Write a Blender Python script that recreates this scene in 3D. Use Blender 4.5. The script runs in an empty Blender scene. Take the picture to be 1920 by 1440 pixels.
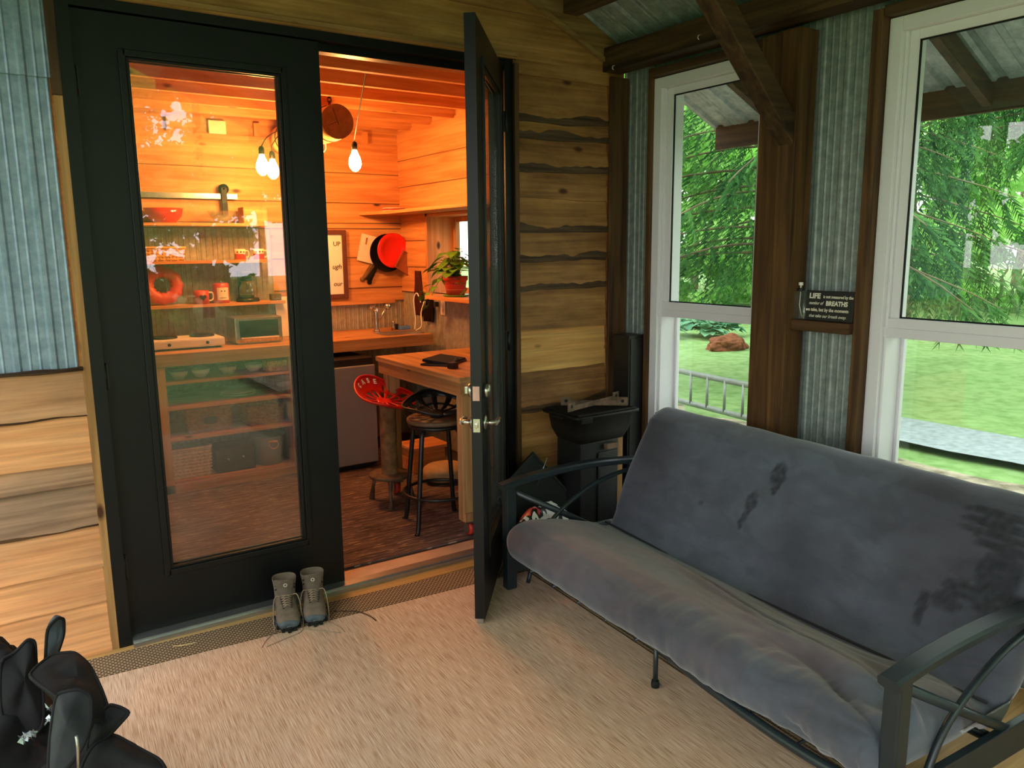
import bpy, bmesh, math, random
from mathutils import Vector, Matrix, noise
random.seed(7)
PI = math.pi
C = bpy.context.scene.collection
SC = bpy.context.scene

# ------------------------------------------------------------------ helpers
class MB:
    """collects geometry (verts, faces, material index, per-vertex tint) for one mesh object"""
    def __init__(s): s.v=[]; s.f=[]; s.mi=[]; s.t=[]; s.tint=(0.5,0.5,0.0); s.m=0; s.sm=[]; s.smooth=False
    def vert(s,p): s.v.append(tuple(p)); s.t.append(s.tint); return len(s.v)-1
    def face(s,idx,m=None): s.f.append(tuple(idx)); s.mi.append(s.m if m is None else m); s.sm.append(s.smooth)
    def quad(s,a,b,c,d,m=None):
        i=[s.vert(p) for p in (a,b,c,d)]; s.face(i,m)
    def box(s,x0,x1,y0,y1,z0,z1,m=None,M=None,bev=0.0):
        if bev>0:
            bm=bmesh.new(); bmesh.ops.create_cube(bm,size=1)
            for v in bm.verts: v.co=Vector(((x0+x1)/2+v.co.x*(x1-x0),(y0+y1)/2+v.co.y*(y1-y0),(z0+z1)/2+v.co.z*(z1-z0)))
            bmesh.ops.bevel(bm,geom=bm.edges[:],offset=bev,segments=2,affect='EDGES',profile=.6)
            s.bm(bm,M,m); return s
        c=[(x,y,z) for z in (z0,z1) for y in (y0,y1) for x in (x0,x1)]
        if M is not None: c=[M@Vector(p) for p in c]
        i=[s.vert(p) for p in c]
        for q in ((0,2,3,1),(4,5,7,6),(0,1,5,4),(2,6,7,3),(0,4,6,2),(1,3,7,5)): s.face([i[k] for k in q],m)
        return s
    def bm(s,bm,M=None,m=None,free=True):
        bm.verts.ensure_lookup_table(); base=[]
        for v in bm.verts: base.append(s.vert(M@v.co if M is not None else v.co))
        for f in bm.faces: s.face([base[v.index] for v in f.verts],m)
        if free: bm.free()
    def tube(s,pts,r,n=10,m=None,caps=True,flat=None,up=None):
        """pts list of points, r number or list; flat=(a,b) elliptical/rect scale"""
        pts=[Vector(p) for p in pts]; k=len(pts); rs=r if isinstance(r,(list,tuple)) else [r]*k
        sm=s.smooth; s.smooth=True; rings=[]; prev=None
        for i,p in enumerate(pts):
            d=(pts[min(i+1,k-1)]-pts[max(i-1,0)])
            d=d.normalized() if d.length>1e-9 else Vector((0,0,1))
            if prev is None:
                u=Vector(up) if up else (Vector((0,0,1)) if abs(d.z)<.9 else Vector((1,0,0)))
                a=d.cross(u).normalized()
            else:
                a=prev-d*prev.dot(d)
                a=a.normalized() if a.length>1e-6 else d.orthogonal().normalized()
            prev=a; b=a.cross(d).normalized()
            fa,fb=flat if flat else (1,1)
            rings.append([s.vert(p+a*math.cos(2*PI*j/n)*rs[i]*fa+b*math.sin(2*PI*j/n)*rs[i]*fb) for j in range(n)])
        for i in range(k-1):
            for j in range(n): s.face((rings[i][j],rings[i][(j+1)%n],rings[i+1][(j+1)%n],rings[i+1][j]),m)
        if caps:
            s.smooth=False
            s.face(rings[0][::-1],m); s.face(rings[-1],m)
        s.smooth=sm; return s
    def lathe(s,prof,c=(0,0,0),n=28,m=None,M=None,sx=1,sy=1,smooth=True):
        """prof list of (r,z)"""
        sm=s.smooth; s.smooth=smooth; rings=[]
        T=(M if M is not None else Matrix.Identity(4)); c=Vector(c)
        for r,z in prof:
            if r<1e-6: rings.append([s.vert(T@Vector((0,0,z))+c)])
            else: rings.append([s.vert(T@Vector((r*sx*math.cos(2*PI*j/n),r*sy*math.sin(2*PI*j/n),z))+c) for j in range(n)])
        for a,b in zip(rings,rings[1:]):
            for j in range(n):
                q=[a[j%len(a)],a[(j+1)%len(a)],b[(j+1)%len(b)],b[j%len(b)]]
                o=[]
                for x in q:
                    if x not in o:o.append(x)
                if len(o)>2: s.face(o,m)
        s.smooth=sm; return s
    def grid(s,P,m=None,closeu=False):
        """P[i][j] rows of points"""
        I=[[s.vert(p) for p in row] for row in P]
        n=len(P); k=len(P[0])
        for i in range(n-1):
            for j in range(k-1+(1 if closeu else 0)): s.face((I[i][j],I[i][(j+1)%k],I[i+1][(j+1)%k],I[i+1][j]),m)
        return I
    def prism(s,poly,off,m=None):
        """poly 3D points (planar), extruded by vector off"""
        off=Vector(off); a=[s.vert(p) for p in poly]; b=[s.vert(Vector(p)+off) for p in poly]
        s.face(a,m); s.face(b[::-1],m); n=len(a)
        for i in range(n): s.face((a[(i+1)%n],a[i],b[i],b[(i+1)%n]),m)
        return s
    def build(s,name,mats,parent=None,loc=None,rot=None,mods=None):
        me=bpy.data.meshes.new(name); me.from_pydata(s.v,[],s.f)
        if not isinstance(mats,(list,tuple)): mats=[mats]
        for m in mats: me.materials.append(m)
        me.polygons.foreach_set('material_index',[min(i,len(mats)-1) for i in s.mi])
        me.polygons.foreach_set('use_smooth',s.sm)
        ca=me.color_attributes.new('tint','FLOAT_COLOR','POINT')
        ca.data.foreach_set('color',[c for t in s.t for c in (t[0],t[1],t[2],1.0)])
        me.update()
        bm=bmesh.new(); bm.from_mesh(me); bmesh.ops.recalc_face_normals(bm,faces=bm.faces); bm.to_mesh(me); bm.free()
        o=bpy.data.objects.new(name,me); C.objects.link(o)
        if loc is not None: o.location=loc
        if rot is not None: o.rotation_euler=rot
        if parent is not None: o.parent=parent
        return o

def tag(o,label=None,cat=None,group=None,kind=None):
    if label: o['label']=label
    if cat: o['category']=cat
    if group: o['group']=group
    if kind: o['kind']=kind
    return o
def thing(name,label,cat,loc=(0,0,0),rz=0,group=None,kind=None,rot=None):
    o=bpy.data.objects.new(name,None); C.objects.link(o); o.location=loc; o.rotation_euler=rot if rot else (0,0,rz)
    o.empty_display_size=.05
    return tag(o,label,cat,group,kind)
def struct(o,label=None,cat=None): return tag(o,label,cat,None,'structure')
def dup(o,parent=None,**kw):
    c=o.copy(); C.objects.link(c)
    if parent is not None: c.parent=parent
    for k,v in kw.items():
        if k in ('location','rotation_euler','scale'): setattr(c,k,v)
        else: c[k]=v
    for ch in list(o.children): dup(ch,c)
    return c
def bez(p0,p1,p2,p3,n=16):
    out=[]
    for i in range(n+1):
        t=i/n; a=(1-t)**3; b=3*(1-t)**2*t; c=3*(1-t)*t*t; d=t**3
        out.append(tuple(a*w+b*x+c*y+d*z for w,x,y,z in zip(p0,p1,p2,p3)))
    return out
def spline(pts,n=6):
    pts=[Vector(p) for p in pts]; out=[]
    P=[pts[0]*2-pts[1]]+pts+[pts[-1]*2-pts[-2]]
    for i in range(1,len(P)-2):
        for k in range(n):
            t=k/n; a,b,c,d=P[i-1:i+3]
            out.append(.5*((2*b)+(c-a)*t+(2*a-5*b+4*c-d)*t*t+(3*b-a-3*c+d)*t**3))
    out.append(pts[-1]); return out
def nz(x,y=0,z=0): return noise.noise(Vector((x,y,z)))
def Rm(ax,deg): return Matrix.Rotation(math.radians(deg),4,ax)
def Tm(x,y,z): return Matrix.Translation((x,y,z))
def text_mesh(body,size,mat,name,parent=None,M=None,depth=.0006,off=0.0,shear=0,align='LEFT',sx=1):
    cu=bpy.data.curves.new(name,'FONT'); cu.body=body; cu.size=size; cu.extrude=depth; cu.offset=off; cu.shear=shear; cu.align_x=align; cu.resolution_u=3
    to=bpy.data.objects.new(name+'_c',cu); C.objects.link(to)
    bpy.context.view_layer.update()
    me=bpy.data.meshes.new_from_object(to); bpy.data.objects.remove(to)
    if sx!=1: me.transform(Matrix.Diagonal((sx,1,1,1)))
    me.materials.clear(); me.materials.append(mat)
    o=bpy.data.objects.new(name,me); C.objects.link(o)
    if parent is not None: o.parent=parent
    if M is not None: me.transform(M)
    return o

# ------------------------------------------------------------------ materials
def new_mat(name):
    m=bpy.data.materials.new(name); m.use_nodes=True; nt=m.node_tree; nt.nodes.clear()
    out=nt.nodes.new('ShaderNodeOutputMaterial'); b=nt.nodes.new('ShaderNodeBsdfPrincipled'); nt.links.new(b.outputs[0],out.inputs[0])
    return m,nt,b,out
def lin(c):
    return tuple(((x/255)/12.92 if x/255<=.04045 else ((x/255+.055)/1.055)**2.4) for x in c)+(1,)
def N(nt,t,**kw):
    n=nt.nodes.new(t)
    if t=='ShaderNodeTexNoise': n.inputs['Scale'].default_value=1.0
    for k,v in kw.items():
        if k.startswith('i_'):
            key=k[2:]; key=int(key) if key.isdigit() else key.replace('_',' ')
            n.inputs[key].default_value=v
        else: setattr(n,k,v)
    return n
def L(nt,a,b): nt.links.new(a,b)
def mix(nt,fac,a,b,blend='MIX'):
    n=nt.nodes.new('ShaderNodeMix'); n.data_type='RGBA'; n.blend_type=blend
    for s,v in ((0,fac),(6,a),(7,b)):
        if hasattr(v,'is_linked') or hasattr(v,'links'): nt.links.new(v,n.inputs[s])
        else: n.inputs[s].default_value=v
    return n.outputs[2]
def ramp(nt,fac,stops,interp='LINEAR'):
    r=nt.nodes.new('ShaderNodeValToRGB'); r.color_ramp.interpolation=interp; e=r.color_ramp.elements
    while len(e)<len(stops): e.new(.5)
    for i,(p,c) in enumerate(stops): e[i].position=p; e[i].color=c if len(c)==4 else tuple(c)+(1,)
    nt.links.new(fac,r.inputs[0]); return r.outputs[0]
def coords(nt,scale,attr_off=False,kind='Object'):
    tc=N(nt,'ShaderNodeTexCoord'); mp=N(nt,'ShaderNodeMapping'); mp.inputs['Scale'].default_value=scale
    src=tc.outputs[kind]
    if attr_off:
        at=N(nt,'ShaderNodeAttribute',attribute_name='tint'); sp=N(nt,'ShaderNodeSeparateColor'); L(nt,at.outputs['Color'],sp.inputs[0])
        cb=N(nt,'ShaderNodeCombineXYZ'); mu=N(nt,'ShaderNodeMath',operation='MULTIPLY'); mu.inputs[1].default_value=37.0
        L(nt,sp.outputs[1],mu.inputs[0])
        for k in range(3): L(nt,mu.outputs[0],cb.inputs[k])
        va=N(nt,'ShaderNodeVectorMath',operation='ADD'); L(nt,src,va.inputs[0]); L(nt,cb.outputs[0],va.inputs[1]); src=va.outputs[0]
        L(nt,src,mp.inputs[0]); return mp.outputs[0],sp
    L(nt,src,mp.inputs[0]); return mp.outputs[0],None
def bump(nt,b,h,strength=.3,dist=.01):
    n=N(nt,'ShaderNodeBump'); n.inputs['Strength'].default_value=strength; n.inputs['Distance'].default_value=dist
    L(nt,h,n.inputs['Height']); L(nt,n.outputs[0],b.inputs['Normal'])
def plain(name,rgb,rough=.5,metal=0,spec=.5,var=.12,scale=20,emit=None,bumpy=0,coat=0):
    m,nt,b,_=new_mat(name); v,_s=coords(nt,(scale,)*3)
    no=N(nt,'ShaderNodeTexNoise'); no.inputs['Detail'].default_value=3; L(nt,v,no.inputs['Vector'])
    c=lin(rgb); d=tuple(x*(1-var) for x in c[:3])+(1,); e=tuple(min(1,x*(1+var)) for x in c[:3])+(1,)
    L(nt,ramp(nt,no.outputs[0],[(.3,d),(.7,e)]),b.inputs['Base Color'])
    b.inputs['Roughness'].default_value=rough; b.inputs['Metallic'].default_value=metal; b.inputs['Specular IOR Level'].default_value=spec
    if coat: b.inputs['Coat Weight'].default_value=coat
    if bumpy: bump(nt,b,no.outputs[0],bumpy,.004)
    return m
def wood(name,ax,fresh,dark,weath,weathd,rough=.65,knots=True,scale=1.0,grain=.25):
    if name.startswith('cabin'): fresh=(216,152,92)
    """ax: 0,1,2 grain axis; tint.r picks fresh..weathered, tint.b = bark"""
    m,nt,b,_=new_mat(name)
    s=[14*scale]*3; s[ax]=.9*scale
    v,sp=coords(nt,tuple(s),True)
    n1=N(nt,'ShaderNodeTexNoise'); n1.inputs['Detail'].default_value=6; n1.inputs['Distortion'].default_value=.7; n1.inputs['Scale'].default_value=1.6; L(nt,v,n1.inputs['Vector'])
    s2=[70*scale]*3; s2[ax]=2.5*scale
    v2,_=coords(nt,tuple(s2),True)
    n2=N(nt,'ShaderNodeTexNoise'); n2.inputs['Detail'].default_value=4; L(nt,v2,n2.inputs['Vector'])
    s3=[3.5]*3; s3[ax]=1.6
    v3,_=coords(nt,tuple(s3),True)
    n3=N(nt,'ShaderNodeTexNoise'); n3.inputs['Detail'].default_value=5; n3.inputs['Roughness'].default_value=.65; L(nt,v3,n3.inputs['Vector'])
    f1=ramp(nt,n1.outputs[0],[(.30,lin(dark)),(.66,lin(fresh))])
    f2=ramp(nt,n1.outputs[0],[(.35,lin(weathd)),(.62,lin(weath))])
    # blotchy weathering: tint plus noise
    ad=N(nt,'ShaderNodeMath',operation='MULTIPLY_ADD'); L(nt,n3.outputs[0],ad.inputs[0]); ad.inputs[1].default_value=1.2; 
    su=N(nt,'ShaderNodeMath',operation='SUBTRACT'); L(nt,sp.outputs[0],su.inputs[0]); su.inputs[1].default_value=.6; L(nt,su.outputs[0],ad.inputs[2])
    ad.use_clamp=True
    c=mix(nt,ad.outputs[0],f1,f2)
    g=ramp(nt,n2.outputs[0],[(.3,(1-grain,1-grain,1-grain,1)),(.65,(1,1,1,1))])
    c=mix(nt,1.0,c,g,'MULTIPLY')
    if knots:
        s4=[5.5]*3; s4[ax]=2.6
        v4,_=coords(nt,tuple(s4),True)
        vo=N(nt,'ShaderNodeTexVoronoi'); vo.inputs['Scale'].default_value=1.0; L(nt,v4,vo.inputs['Vector'])
        k=ramp(nt,vo.outputs['Distance'],[(.05,(1,1,1,1)),(.11,(0,0,0,1))])
        c=mix(nt,k,c,lin((72,40,20)))
    bn=ramp(nt,n2.outputs[0],[(.3,lin((38,24,15))),(.7,lin((92,68,48)))])
    c=mix(nt,sp.outputs[2],c,bn)
    L(nt,c,b.inputs['Base Color']); b.inputs['Roughness'].default_value=rough; b.inputs['Specular IOR Level'].default_value=.3
    bump(nt,b,n2.outputs[0],.25,.003)
    return m
def galv(name,rgb,rgb2,streak_ax=2,rough=.5,metal=.35,stain=True):
    m,nt,b,_=new_mat(name)
    v,_s=coords(nt,(22,22,22)); n1=N(nt,'ShaderNodeTexNoise'); n1.inputs['Detail'].default_value=8; n1.inputs['Roughness'].default_value=.7; L(nt,v,n1.inputs['Vector'])
    s=[26]*3; s[streak_ax]=1.2
    v2,_s=coords(nt,tuple(s)); n2=N(nt,'ShaderNodeTexNoise'); n2.inputs['Detail'].default_value=5; L(nt,v2,n2.inputs['Vector'])
    v3,_s=coords(nt,(2.3,2.3,1.2)); n3=N(nt,'ShaderNodeTexNoise'); n3.inputs['Detail'].default_value=7; n3.inputs['Roughness'].default_value=.7; L(nt,v3,n3.inputs['Vector'])
    c=ramp(nt,n1.outputs[0],[(.35,lin(rgb)),(.7,lin(rgb2))])
    st=ramp(nt,n2.outputs[0],[(.3,(.87,.88,.89,1)),(.65,(1.0,1.0,1.0,1))])
    c=mix(nt,1.0,c,st,'MULTIPLY')
    if stain:
        k=ramp(nt,n3.outputs[0],[(.60,(0,0,0,1)),(.72,(.7,.7,.7,1))])
        c=mix(nt,k,c,lin((205,215,215)))
    L(nt,c,b.inputs['Base Color']); b.inputs['Roughness'].default_value=rough; b.inputs['Metallic'].default_value=metal
    bump(nt,b,n1.outputs[0],.08,.003)
    return m
def glass_mat(name,tint=(.97,1,.98),refl=1.0,dirt=.03,dirtc=(200,205,200)):
    m=bpy.data.materials.new(name); m.use_nodes=True; nt=m.node_tree; nt.nodes.clear()
    out=N(nt,'ShaderNodeOutputMaterial'); tr=N(nt,'ShaderNodeBsdfTransparent'); tr.inputs[0].default_value=tuple(tint)+(1,)
    gl=N(nt,'ShaderNodeBsdfGlossy'); gl.inputs['Roughness'].default_value=.0; gl.inputs[0].default_value=(1,1,1,1)
    fr=N(nt,'ShaderNodeFresnel'); ge=N(nt,'ShaderNodeNewGeometry'); im=N(nt,'ShaderNodeMath',operation='MULTIPLY_ADD'); im.inputs[1].default_value=1/1.5-1.5; im.inputs[2].default_value=1.5; L(nt,ge.outputs['Backfacing'],im.inputs[0]); L(nt,im.outputs[0],fr.inputs[0])
    mu=N(nt,'ShaderNodeMath',operation='MULTIPLY'); mu.inputs[1].default_value=refl; mu.use_clamp=True; L(nt,fr.outputs[0],mu.inputs[0])
    ms=N(nt,'ShaderNodeMixShader'); L(nt,mu.outputs[0],ms.inputs[0]); L(nt,tr.outputs[0],ms.inputs[1]); L(nt,gl.outputs[0],ms.inputs[2])
    df=N(nt,'ShaderNodeBsdfDiffuse'); df.inputs[0].default_value=lin(dirtc)
    v,_s=coords(nt,(3,3,3)); no=N(nt,'ShaderNodeTexNoise'); no.inputs['Detail'].default_value=6; L(nt,v,no.inputs['Vector'])
    k=ramp(nt,no.outputs[0],[(.35,(dirt*.3,)*3+(1,)),(.75,(dirt*1.8,)*3+(1,))])
    ms2=N(nt,'ShaderNodeMixShader'); L(nt,k,ms2.inputs[0]); L(nt,ms.outputs[0],ms2.inputs[1]); L(nt,df.outputs[0],ms2.inputs[2])
    L(nt,ms2.outputs[0],out.inputs[0]); return m
def emis(name,rgb,s):
    m=bpy.data.materials.new(name); m.use_nodes=True; nt=m.node_tree; nt.nodes.clear()
    out=N(nt,'ShaderNodeOutputMaterial'); e=N(nt,'ShaderNodeEmission'); e.inputs[0].default_value=tuple(rgb)+(1,); e.inputs[1].default_value=s
    L(nt,e.outputs[0],out.inputs[0]); return m

PINE=((232,170,116),(214,148,96),(158,128,104),(114,90,72))
M_planks=wood('porch_planks',0,*PINE,grain=.3)
M_int_x=wood('cabin_planks_x',0,(222,156,92),(188,116,60),(204,138,80),(168,102,54),grain=.16)
M_int_y=wood('cabin_planks_y',1,(222,156,92),(188,116,60),(204,138,80),(168,102,54),grain=.16)
M_int_z=wood('cabin_planks_z',2,(222,156,92),(188,116,60),(204,138,80),(168,102,54),grain=.16)
M_old_x=wood('stained_timber_x',0,(92,62,34),(52,32,18),(84,62,40),(44,30,20))
M_old_y=wood('stained_timber_y',1,(92,62,34),(52,32,18),(84,62,40),(44,30,20))
M_old_z=wood('stained_timber_z',2,(112,78,40),(66,42,22),(92,66,40),(50,34,22))
M_trim_z=wood('pine_trim_z',2,(190,145,90),(150,105,60),(140,110,75),(100,75,50))
M_trim_x=wood('pine_trim_x',0,(170,130,80),(130,95,55),(140,110,75),(100,75,50))
M_deck=wood('deck_yellow_wood',0,(206,168,104),(176,134,74),(180,146,96),(140,106,64))
M_planks_b=wood('porch_planks_brown',0,(222,172,104),(196,138,74),(122,74,42),(78,46,26),grain=.3)
M_metal_wall=galv('galvanised_wall_sheet',(120,142,162),(154,174,192),2,stain=False)
M_metal_wall_old=galv('galvanised_wall_sheet_aged',(116,126,126),(156,166,164),2)
M_metal_roof=galv('galvanised_roof_sheet',(136,150,154),(186,198,202),0,rough=.4,metal=.35)
M_metal_in=galv('cabin_metal_sheet',(150,140,120),(188,176,152),2,metal=.3,stain=False)
M_door=plain('black_door_paint',(11,14,16),.40,0,.32,.25,5,bumpy=.03)
M_black=plain('black_metal',(18,19,21),.42,0,.5,.2,12)
M_futon_metal=plain('grey_painted_steel',(36,46,52),.32,.1,.5,.12,12)
M_black_soft=plain('black_soft_shell',(16,17,20),.8,0,.3,.3,30,bumpy=.2)
M_nickel=plain('satin_nickel',(190,186,176),.25,.95,.5,.05)
M_alu=plain('aluminium',(180,182,186),.3,.9,.5,.06)
M_white=plain('white_vinyl',(220,218,226),.4,0,.5,.015,3)
M_glass_door=glass_mat('door_glass',refl=1.25,dirt=.03)
M_glass_win=glass_mat('window_glass',(.93,1,.95),refl=1.0,dirt=.012)
M_bulb=emis('lit_bulb_glass',(1.0,.43,.12),290)
M_red=plain('red_enamel',(214,28,20),.3,0,.5,.06,6)
M_redd=plain('dull_red_plastic',(190,52,36),.45,0,.5,.1,8)
M_redglass=plain('red_glass',(200,30,18),.12,0,.8,.1,8)
M_cream=plain('cream_ceramic',(226,205,178),.4,0,.5,.05)
M_whitep=plain('white_plastic',(225,222,214),.4,0,.5,.03)
M_iron=plain('cast_iron',(30,28,26),.55,.5,.4,.25,20,bumpy=.15)
M_rust=plain('rusty_iron',(104,84,68),.7,.3,.3,.35,30,bumpy=.2)
M_leaf=plain('pothos_leaf',(96,138,36),.45,0,.4,.35,18)
M_log=plain('peeled_log',(206,164,104),.7,0,.3,.2,14,bumpy=.2)
M_logend=plain('log_end_grain',(120,84,54),.8,0,.2,.2,20)
M_bark=plain('bark_log',(120,88,58),.85,0,.2,.45,16,bumpy=.4)
M_wick=plain('wicker',(206,148,82),.75,0,.3,.35,60,bumpy=.5)
M_wickw=plain('pale_wicker',(214,190,170),.75,0,.3,.2,60,bumpy=.5)
M_wickb=plain('brown_wicker',(150,92,48),.75,0,.3,.35,60,bumpy=.5)
M_towel=plain('brown_towel',(70,34,24),.95,0,.1,.25,40,bumpy=.3)
M_towelb=plain('black_towel',(26,14,14),.95,0,.1,.25,40,bumpy=.3)
M_cord=plain('white_cord',(232,220,205),.5)
M_cordb=plain('dark_cord',(40,18,12),.6)
M_fridge=plain('silver_grey_fridge',(150,150,150),.4,.3,.5,.04,6)
M_boot=plain('taupe_suede',(118,104,92),.9,0,.2,.18,40,bumpy=.3)
M_boot2=plain('taupe_nylon',(98,88,80),.8,0,.2,.15,60,bumpy=.3)
M_bootrub=plain('slate_rubber',(72,84,94),.5,0,.4,.2,20)
M_sole=plain('black_rubber',(22,24,25),.8,0,.3,.2)
M_lace=plain('tan_lace',(150,130,110),.9)
M_steel=plain('brushed_steel',(170,168,160),.28,.9)
M_gls=glass_mat('clear_glassware',(.85,.95,.9),refl=2.2,dirt=.08)
M_blue=plain('blue_sponge',(90,130,190),.8)
M_greenb=plain('green_ball',(40,90,60),.6)
M_dark=plain('dark_brown',(44,26,20),.7)
M_paperw=plain('paper_white',(225,220,205),.8,var=.03)
M_ink=plain('ink',(60,45,35),.8)
M_tan=plain('tan_canvas',(172,140,96),.85,var=.15)
M_gravel=None

# suede mattress cover with damp stains
def mat_suede():
    m,nt,b,_=new_mat('grey_suede_cover')
    v,_s=coords(nt,(2.2,1.6,2.2)); n1=N(nt,'ShaderNodeTexNoise'); n1.inputs['Detail'].default_value=5; n1.inputs['Roughness'].default_value=.6; L(nt,v,n1.inputs['Vector'])
    v2,_s=coords(nt,(9,4,9)); n2=N(nt,'ShaderNodeTexNoise'); n2.inputs['Detail'].default_value=6; n2.inputs['Distortion'].default_value=1.2; L(nt,v2,n2.inputs['Vector'])
    v3,_s=coords(nt,(300,300,300)); n3=N(nt,'ShaderNodeTexNoise'); L(nt,v3,n3.inputs['Vector'])
    c=ramp(nt,n1.outputs[0],[(.35,lin((70,70,82))),(.5,lin((80,84,97))),(.68,lin((92,100,114)))])
    at=N(nt,'ShaderNodeAttribute',attribute_name='tint'); sp=N(nt,'ShaderNodeSeparateColor'); L(nt,at.outputs['Color'],sp.inputs[0])
    # tint.r  warm brownish nap patches; tint.b wet spots
    c=mix(nt,sp.outputs[0],c,lin((104,84,92)))
    st=ramp(nt,n2.outputs[0],[(.45,(1,1,1,1)),(.62,(.82,.82,.83,1))])
    c=mix(nt,1.0,c,st,'MULTIPLY')
    c=mix(nt,sp.outputs[2],c,lin((40,42,50)))
    L(nt,c,b.inputs['Base Color']); b.inputs['Roughness'].default_value=.95; b.inputs['Specular IOR Level'].default_value=.15
    b.inputs['Sheen Weight'].default_value=.35; b.inputs['Sheen Roughness'].default_value=.5
    bump(nt,b,n3.outputs[0],.12,.002)
    return m
M_suede=mat_suede()
def mat_rug():
    m,nt,b,_=new_mat('beige_sisal_weave')
    v,_s=coords(nt,(360,9,1)); n1=N(nt,'ShaderNodeTexNoise'); n1.inputs['Detail'].default_value=3; L(nt,v,n1.inputs['Vector'])
    v2,_s=coords(nt,(220,16,1)); n2=N(nt,'ShaderNodeTexNoise'); n2.inputs['Detail'].default_value=3; L(nt,v2,n2.inputs['Vector'])
    v3,_s=coords(nt,(3,3,1)); n3=N(nt,'ShaderNodeTexNoise'); n3.inputs['Detail'].default_value=3; L(nt,v3,n3.inputs['Vector'])
    v4,_s=coords(nt,(1,230,1)); w=N(nt,'ShaderNodeTexWave',bands_direction='Y'); w.inputs['Scale'].default_value=.5; L(nt,v4,w.inputs['Vector'])
    c=ramp(nt,n1.outputs[0],[(.33,lin((186,148,122))),(.5,lin((222,190,164))),(.68,lin((240,218,196)))])
    c2=ramp(nt,n2.outputs[0],[(.35,(.86,.83,.80,1)),(.6,(1,1,1,1))])
    c=mix(nt,1.0,c,c2,'MULTIPLY')
    c3=ramp(nt,n3.outputs[0],[(.35,(.94,.94,.94,1)),(.65,(1,1,1,1))])
    c=mix(nt,1.0,c,c3,'MULTIPLY')
    c=mix(nt,.12,c,w.outputs['Color'],'MULTIPLY')
    L(nt,c,b.inputs['Base Color']); b.inputs['Roughness'].default_value=.95; b.inputs['Specular IOR Level'].default_value=.1
    bump(nt,b,n1.outputs[0],.3,.003)
    return m
def mat_border(along_x=True):
    m,nt,b,_=new_mat('brown_black_mesh_border' if along_x else 'brown_black_striped_border')
    tc=N(nt,'ShaderNodeTexCoord')
    if along_x:
        mp=N(nt,'ShaderNodeMapping'); L(nt,tc.outputs['Object'],mp.inputs[0])
        br=N(nt,'ShaderNodeTexBrick'); br.offset=.5
        br.inputs['Color1'].default_value=lin((40,34,30)); br.inputs['Color2'].default_value=lin((58,48,40)); br.inputs['Mortar'].default_value=lin((172,146,116))
        br.inputs['Scale'].default_value=1; br.inputs['Mortar Size'].default_value=.0027; br.inputs['Brick Width'].default_value=.02; br.inputs['Row Height'].default_value=.0125
        br.inputs['Mortar Smooth'].default_value=.2
        L(nt,mp.outputs[0],br.inputs['Vector']); c=br.outputs['Color']
    else:
        v,_s=coords(nt,(1,1,1)); w=N(nt,'ShaderNodeTexWave',bands_direction='X'); w.inputs['Scale'].default_value=16; L(nt,v,w.inputs['Vector'])
        v2,_s=coords(nt,(60,200,1)); n=N(nt,'ShaderNodeTexNoise'); L(nt,v2,n.inputs['Vector'])
        a=ramp(nt,w.outputs['Fac'],[(.35,lin((46,38,32))),(.6,lin((164,140,110)))])
        c=mix(nt,.3,a,ramp(nt,n.outputs[0],[(.4,lin((50,42,36))),(.6,lin((180,150,120)))]))
    L(nt,c,b.inputs['Base Color']); b.inputs['Roughness'].default_value=.95; b.inputs['Specular IOR Level'].default_value=.1
    return m
def mat_darkrug():
    m,nt,b,_=new_mat('brown_rag_rug')
    v,_s=coords(nt,(4,60,1)); n1=N(nt,'ShaderNodeTexNoise'); n1.inputs['Detail'].default_value=5; n1.inputs['Distortion'].default_value=.4; L(nt,v,n1.inputs['Vector'])
    v2,_s=coords(nt,(9,120,1)); n2=N(nt,'ShaderNodeTexNoise'); n2.inputs['Detail'].default_value=2; L(nt,v2,n2.inputs['Vector'])
    c=ramp(nt,n1.outputs[0],[(.3,lin((58,52,58))),(.5,lin((96,82,82))),(.7,lin((130,112,106)))])
    k=ramp(nt,n2.outputs[0],[(.62,(0,0,0,1)),(.68,(.75,.75,.75,1))])
    c=mix(nt,k,c,lin((205,180,160)))
    L(nt,c,b.inputs['Base Color']); b.inputs['Roughness'].default_value=.95; b.inputs['Specular IOR Level'].default_value=.1
    bump(nt,b,n1.outputs[0],.4,.006)
    return m
def mat_grass():
    m,nt,b,_=new_mat('lawn_grass')
    v,_s=coords(nt,(.35,.35,1)); n1=N(nt,'ShaderNodeTexNoise'); n1.inputs['Detail'].default_value=8; n1.inputs['Roughness'].default_value=.65; L(nt,v,n1.inputs['Vector'])
    v2,_s=coords(nt,(7,7,1)); n2=N(nt,'ShaderNodeTexNoise'); n2.inputs['Detail'].default_value=6; L(nt,v2,n2.inputs['Vector'])
    c=ramp(nt,n1.outputs[0],[(.3,lin((104,134,78))),(.5,lin((124,154,96))),(.72,lin((140,162,106)))])
    c2=ramp(nt,n2.outputs[0],[(.3,(.62,.7,.55,1)),(.6,(1,1,1,1))])
    c=mix(nt,1.0,c,c2,'MULTIPLY')
    # bare, leaf-strewn earth near the porch: a strip of bare soil (its own colour)
    at=N(nt,'ShaderNodeAttribute',attribute_name='tint'); sp=N(nt,'ShaderNodeSeparateColor'); L(nt,at.outputs['Color'],sp.inputs[0])
    so=ramp(nt,n2.outputs[0],[(.35,lin((84,78,62))),(.5,lin((122,116,96))),(.7,lin((160,150,128)))])
    c=mix(nt,sp.outputs[2],c,so)
    L(nt,c,b.inputs['Base Color']); b.inputs['Roughness'].default_value=.95; b.inputs['Specular IOR Level'].default_value=.1
    return m
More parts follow.
